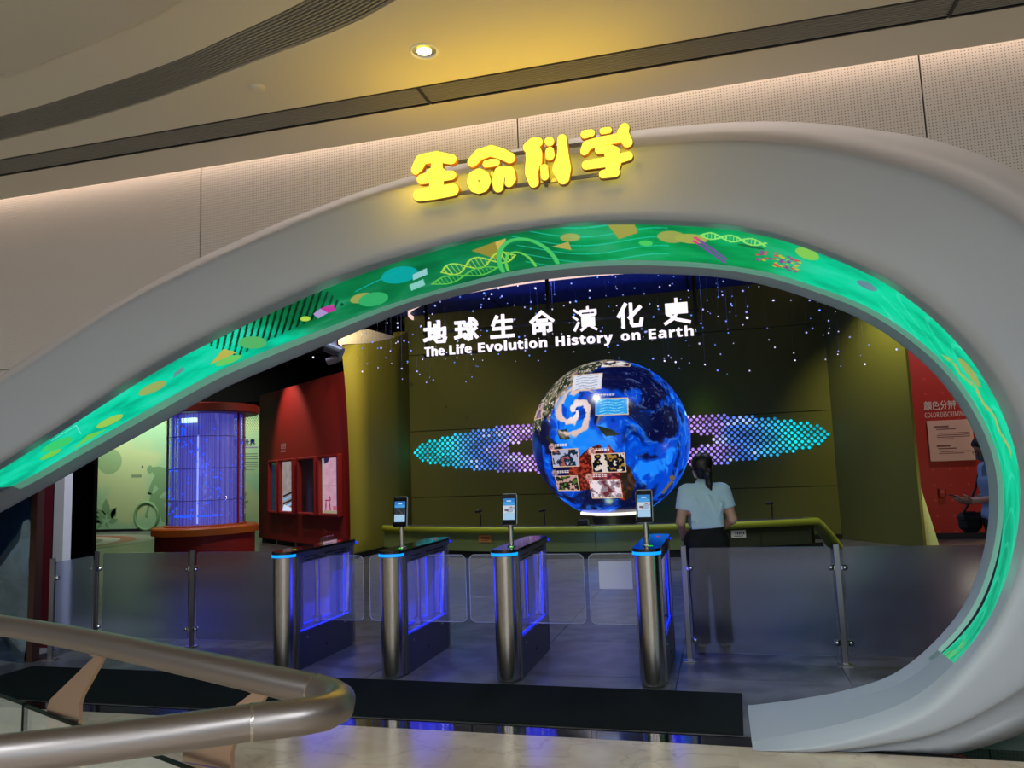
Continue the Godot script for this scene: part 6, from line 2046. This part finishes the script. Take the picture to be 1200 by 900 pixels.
	for s in [-1.0, 1.0]:
		tr.bone(Vector3(s * 0.088, 0.87, 0.0), Vector3(s * 0.09, 0.475, 0.0), 0.097, 0.074, 0.02)
		tr.bone(Vector3(s * 0.09, 0.475, 0.0), Vector3(s * 0.097, 0.07, 0.01), 0.074, 0.072, 0.02)
	tr.cut(Vector3(0, 1.05, 0), Vector3(0, -1, 0))
	tr.cut(Vector3(0, 0.075, 0), Vector3(0, 1, 0))
	put("trousers", tr.mesh(), black, body)
	for s in [-1.0, 1.0]:
		put("shoe", M.new().ball(Vector3(s * 0.105, 0.035, -0.055), Vector3(0.046, 0.038, 0.125), Basis.IDENTITY, 18, 10), mat(rgb(14, 14, 16), 0.4), body)
	# hair: cap, and a ponytail down the nape
	var hr := Flesh.new(Vector3(-0.14, 1.32, -0.16), Vector3(0.14, 1.69, 0.18), 0.007)
	hr.bone(hc + Vector3(0, 0.035, 0.03), hc + Vector3(0, 0.035, -0.02), 0.090, 0.086, 0.03)
	hr.bone(hc + Vector3(0, -0.02, 0.035), hc + Vector3(0, -0.06, 0.03), 0.078, 0.058, 0.03)
	hr.cut(hc + Vector3(0, 0, -0.045), Vector3(0, 0.75, 1))
	hr.bone(hc + Vector3(0.0, 0.0, 0.10), hc + Vector3(0.02, -0.06, 0.125), 0.030, 0.034, 0.02)
	hr.bone(hc + Vector3(0.02, -0.06, 0.125), hc + Vector3(0.03, -0.15, 0.115), 0.034, 0.026, 0.02)
	hr.bone(hc + Vector3(0.03, -0.15, 0.115), hc + Vector3(0.045, -0.195, 0.11), 0.026, 0.010, 0.015)
	put("hair", hr.mesh(), mat(rgb(20, 15, 14), 0.45), body)
	# mask loop and mask
	var mk := []
	for i in 9:
		var a := -1.0 + 2.0 * i / 8.0
		mk.append([hc + Vector3(sin(a) * 0.082, -0.03, -0.030 - cos(a) * 0.078), hc + Vector3(sin(a) * 0.078, -0.06, -0.034 - cos(a) * 0.082), hc + Vector3(sin(a) * 0.062, -0.095, -0.03 - cos(a) * 0.062)])
	put("face_mask", M.new().smooth().grid(mk), mat(rgb(224, 230, 236), 0.7), body)
	var pn := put("phone", M.new().box(Vector3.ZERO, Vector3(0.012, 0.075, 0.145), Basis.IDENTITY, 0.004), mat(rgb(60, 60, 150), 0.3))
	tag(pn, "small dark violet phone held low in the standing woman's left hand", "phone")
	pn.transform = o.transform * Transform3D(Basis(Vector3.UP, -0.2), Vector3(-0.125, 0.93, -0.255))

func st_cut_sleeve(st: Flesh, p: Vector3, d: Vector3) -> void:
	# trim only the sleeve end: cells beyond the cuff and away from the trunk
	for z in st.nz:
		for y in st.ny:
			for x in st.nx:
				var q := st.lo + Vector3(x, y, z) * st.cell
				if (p.x < 0.0 and q.x < -0.14) or (p.x > 0.0 and q.x > 0.14):
					var i := (z * st.ny + y) * st.nx + x
					st.f[i] = maxf(st.f[i], (q - p).dot(d))

func build_visitor() -> void:
	var o := thing("person", "person in blue shirt and glasses looking down at a phone, half hidden by the arch", "person", Vector3(2.60, 0, -8.55), PI / 2 + 0.12)
	# local: faces -z, turned so that it looks towards -x
	var skin := mat(rgb(178, 132, 112), 0.55)
	var fl := Flesh.new(Vector3(-0.36, -0.02, -0.48), Vector3(0.36, 1.80, 0.26), 0.0125)
	fl.bone(Vector3(-0.08, 0.93, 0.0), Vector3(0.08, 0.93, 0.0), 0.11, 0.11, 0.05, 0.9)
	fl.bone(Vector3(0, 1.0, 0), Vector3(0, 1.15, 0.01), 0.125, 0.12, 0.06, 0.85)
	fl.bone(Vector3(-0.07, 1.30, 0.0), Vector3(0.07, 1.30, 0.0), 0.12, 0.12, 0.07, 0.85)
	fl.bone(Vector3(-0.14, 1.43, 0.0), Vector3(0.14, 1.43, 0.0), 0.062, 0.062, 0.06)
	fl.bone(Vector3(0, 1.44, 0.0), Vector3(0, 1.54, -0.035), 0.06, 0.054, 0.04)
	var fwd := Vector3(0, -0.38, -1).normalized()
	var up := Vector3(0, 1, -0.38).normalized()
	var hc := Vector3(0, 1.63, -0.06)
	head_shape(fl, hc, fwd, up)
	var sh := [Vector3(-0.18, 1.43, 0.0), Vector3(0.18, 1.43, 0.0)]
	var el := [Vector3(-0.23, 1.16, -0.02), Vector3(0.235, 1.16, 0.0)]
	var wr := [Vector3(-0.10, 1.13, -0.27), Vector3(0.12, 1.11, -0.22)]
	for k in 2:
		fl.bone(sh[k], el[k], 0.055, 0.042, 0.03)
		fl.bone(el[k], wr[k], 0.041, 0.029, 0.02)
	for s in [-1.0, 1.0]:
		fl.bone(Vector3(s * 0.09, 0.90, 0.0), Vector3(s * 0.095, 0.5, -0.01), 0.088, 0.06, 0.04)
		fl.bone(Vector3(s * 0.095, 0.5, -0.01), Vector3(s * 0.10, 0.09, 0.025), 0.06, 0.04, 0.02)
		fl.bone(Vector3(s * 0.10, 0.07, 0.025), Vector3(s * 0.11, 0.035, -0.14), 0.04, 0.03, 0.02)
	var hands := Flesh.new(Vector3(-0.22, 0.96, -0.52), Vector3(0.22, 1.24, -0.18), 0.004)
	hand(hands, wr[0], Vector3(0.25, 0.12, -1), Vector3(0.5, 1, 0), 1.0, 0.55)
	hand(hands, wr[1], Vector3(-0.2, 0.1, -1), Vector3(-0.4, 1, 0), -1.0, 0.5)
	var body := put("body", join(fl.mesh(), hands.mesh()), skin, o)
	face_parts(body, hc, fwd, up)
	var blue := mat(rgb(120, 150, 190), 0.75)
	var st := Flesh.new(Vector3(-0.38, 0.92, -0.28), Vector3(0.38, 1.56, 0.26), 0.0115)
	st.bone(Vector3(-0.08, 0.98, 0.0), Vector3(0.08, 0.98, 0.0), 0.125, 0.125, 0.05, 0.95)
	st.bone(Vector3(-0.05, 1.15, 0.01), Vector3(0.05, 1.15, 0.01), 0.13, 0.13, 0.06, 0.95)
	st.bone(Vector3(-0.08, 1.30, 0.0), Vector3(0.08, 1.30, 0.0), 0.133, 0.133, 0.07, 0.92)
	st.bone(Vector3(-0.14, 1.43, 0.0), Vector3(0.14, 1.43, 0.0), 0.077, 0.077, 0.06)
	st.bone(Vector3(0, 1.44, 0.0), Vector3(0, 1.50, -0.015), 0.075, 0.068, 0.03)
	for k in 2: st.bone(sh[k], sh[k].lerp(el[k], 0.75), 0.07, 0.068, 0.035)
	st.cut(Vector3(0, 0.95, 0), Vector3(0, 1, 0))
	for k in 2: st_cut_sleeve(st, sh[k].lerp(el[k], 0.66), (el[k] - sh[k]).normalized())
	put("shirt", st.mesh(), blue, body)
	var tr := Flesh.new(Vector3(-0.30, 0.02, -0.24), Vector3(0.30, 1.10, 0.24), 0.0125)
	tr.bone(Vector3(-0.085, 0.93, 0.0), Vector3(0.085, 0.93, 0.0), 0.12, 0.12, 0.05, 0.95)
	for s in [-1.0, 1.0]:
		tr.bone(Vector3(s * 0.09, 0.9, 0.0), Vector3(s * 0.095, 0.5, 0.0), 0.1, 0.076, 0.02)
		tr.bone(Vector3(s * 0.095, 0.5, 0.0), Vector3(s * 0.10, 0.08, 0.015), 0.076, 0.068, 0.02)
	tr.cut(Vector3(0, 1.03, 0), Vector3(0, -1, 0))
	tr.cut(Vector3(0, 0.07, 0), Vector3(0, 1, 0))
	put("trousers", tr.mesh(), mat(rgb(20, 20, 24), 0.8), body)
	for s in [-1.0, 1.0]:
		put("shoe", M.new().ball(Vector3(s * 0.11, 0.036, -0.06), Vector3(0.048, 0.04, 0.135), Basis.IDENTITY, 16, 8), mat(rgb(20, 20, 22), 0.5), body)
	var hr := Flesh.new(Vector3(-0.14, 1.48, -0.22), Vector3(0.14, 1.80, 0.12), 0.009)
	hr.bone(hc + up * 0.04 - fwd * 0.03, hc + up * 0.045 + fwd * 0.025, 0.091, 0.086, 0.03)
	hr.bone(hc - up * 0.02 - fwd * 0.035, hc - up * 0.06 - fwd * 0.03, 0.078, 0.056, 0.03)
	hr.cut(hc + fwd * 0.04, up * 0.75 - fwd)
	put("hair", hr.mesh(), mat(rgb(18, 15, 14), 0.5), body)
	var sd := fwd.cross(up).normalized()
	for s in [-1.0, 1.0]:
		var ring := []
		for k in 20: ring.append(hc - up * 0.004 + fwd * 0.104 + sd * (s * 0.033 + 0.024 * cos(TAU * k / 20.0)) + up * 0.019 * sin(TAU * k / 20.0))
		put("glasses_rim", M.new().tube(ring, 0.002, 5, false, true), W.black, body)
		put("glasses_arm", M.new().cyl(hc + fwd * 0.10 + sd * s * 0.058, hc - fwd * 0.01 + sd * s * 0.082, 0.002, 5), W.black, body)
	var mk := []
	for i in 9:
		var a := -1.0 + 2.0 * i / 8.0
		var q := sd * sin(a)
		mk.append([hc + q * 0.083 - up * 0.03 + fwd * (0.030 + cos(a) * 0.078), hc + q * 0.078 - up * 0.06 + fwd * (0.034 + cos(a) * 0.084), hc + q * 0.062 - up * 0.095 + fwd * (0.03 + cos(a) * 0.066)])
	put("face_mask", M.new().smooth().grid(mk), mat(rgb(90, 100, 110), 0.7), body)
	var xf := o.transform
	var ph := put("phone", M.new().box(Vector3.ZERO, Vector3(0.075, 0.010, 0.15), Basis.IDENTITY, 0.004), mat(rgb(30, 30, 34), 0.3))
	tag(ph, "dark phone held by the visitor in the blue shirt", "phone")
	ph.transform = xf * Transform3D(Basis(Vector3.RIGHT, 0.25), Vector3(-0.035, 1.175, -0.385))
	var bag := thing("shoulder_bag", "black shoulder bag hanging at the blue-shirted visitor's hip", "bag", Vector3.ZERO)
	bag.transform = xf * Transform3D(Basis.IDENTITY, Vector3(0.17, 0.91, -0.20))
	put("pouch", M.new().box(Vector3(0, 0, 0), Vector3(0.12, 0.21, 0.22), Basis.IDENTITY, 0.055), mat(rgb(16, 16, 18), 0.6), bag)
	put("flap", M.new().box(Vector3(0.0, 0.045, 0), Vector3(0.13, 0.10, 0.215), Basis.IDENTITY, 0.035), mat(rgb(22, 22, 25), 0.55), bag)
	put("strap", M.new().tube(spline([Vector3(0, 0.08, -0.06), Vector3(0.0, 0.30, 0.07), Vector3(-0.01, 0.50, 0.135), Vector3(-0.02, 0.60, 0.245), Vector3(-0.01, 0.48, 0.37), Vector3(0.03, 0.2, 0.35), Vector3(0.02, 0.08, 0.09)], 5), 0.011, 6), mat(rgb(16, 16, 18), 0.6), bag)
func _ready() -> void:
	read_arch()
	make_materials()
	build_camera_and_light()
	build_mall()
	build_hall_floor()
	build_arch()
	build_hall()
	build_fences()
	build_gates()
	build_letters()
	build_rail()
	build_woman()
	build_visitor()
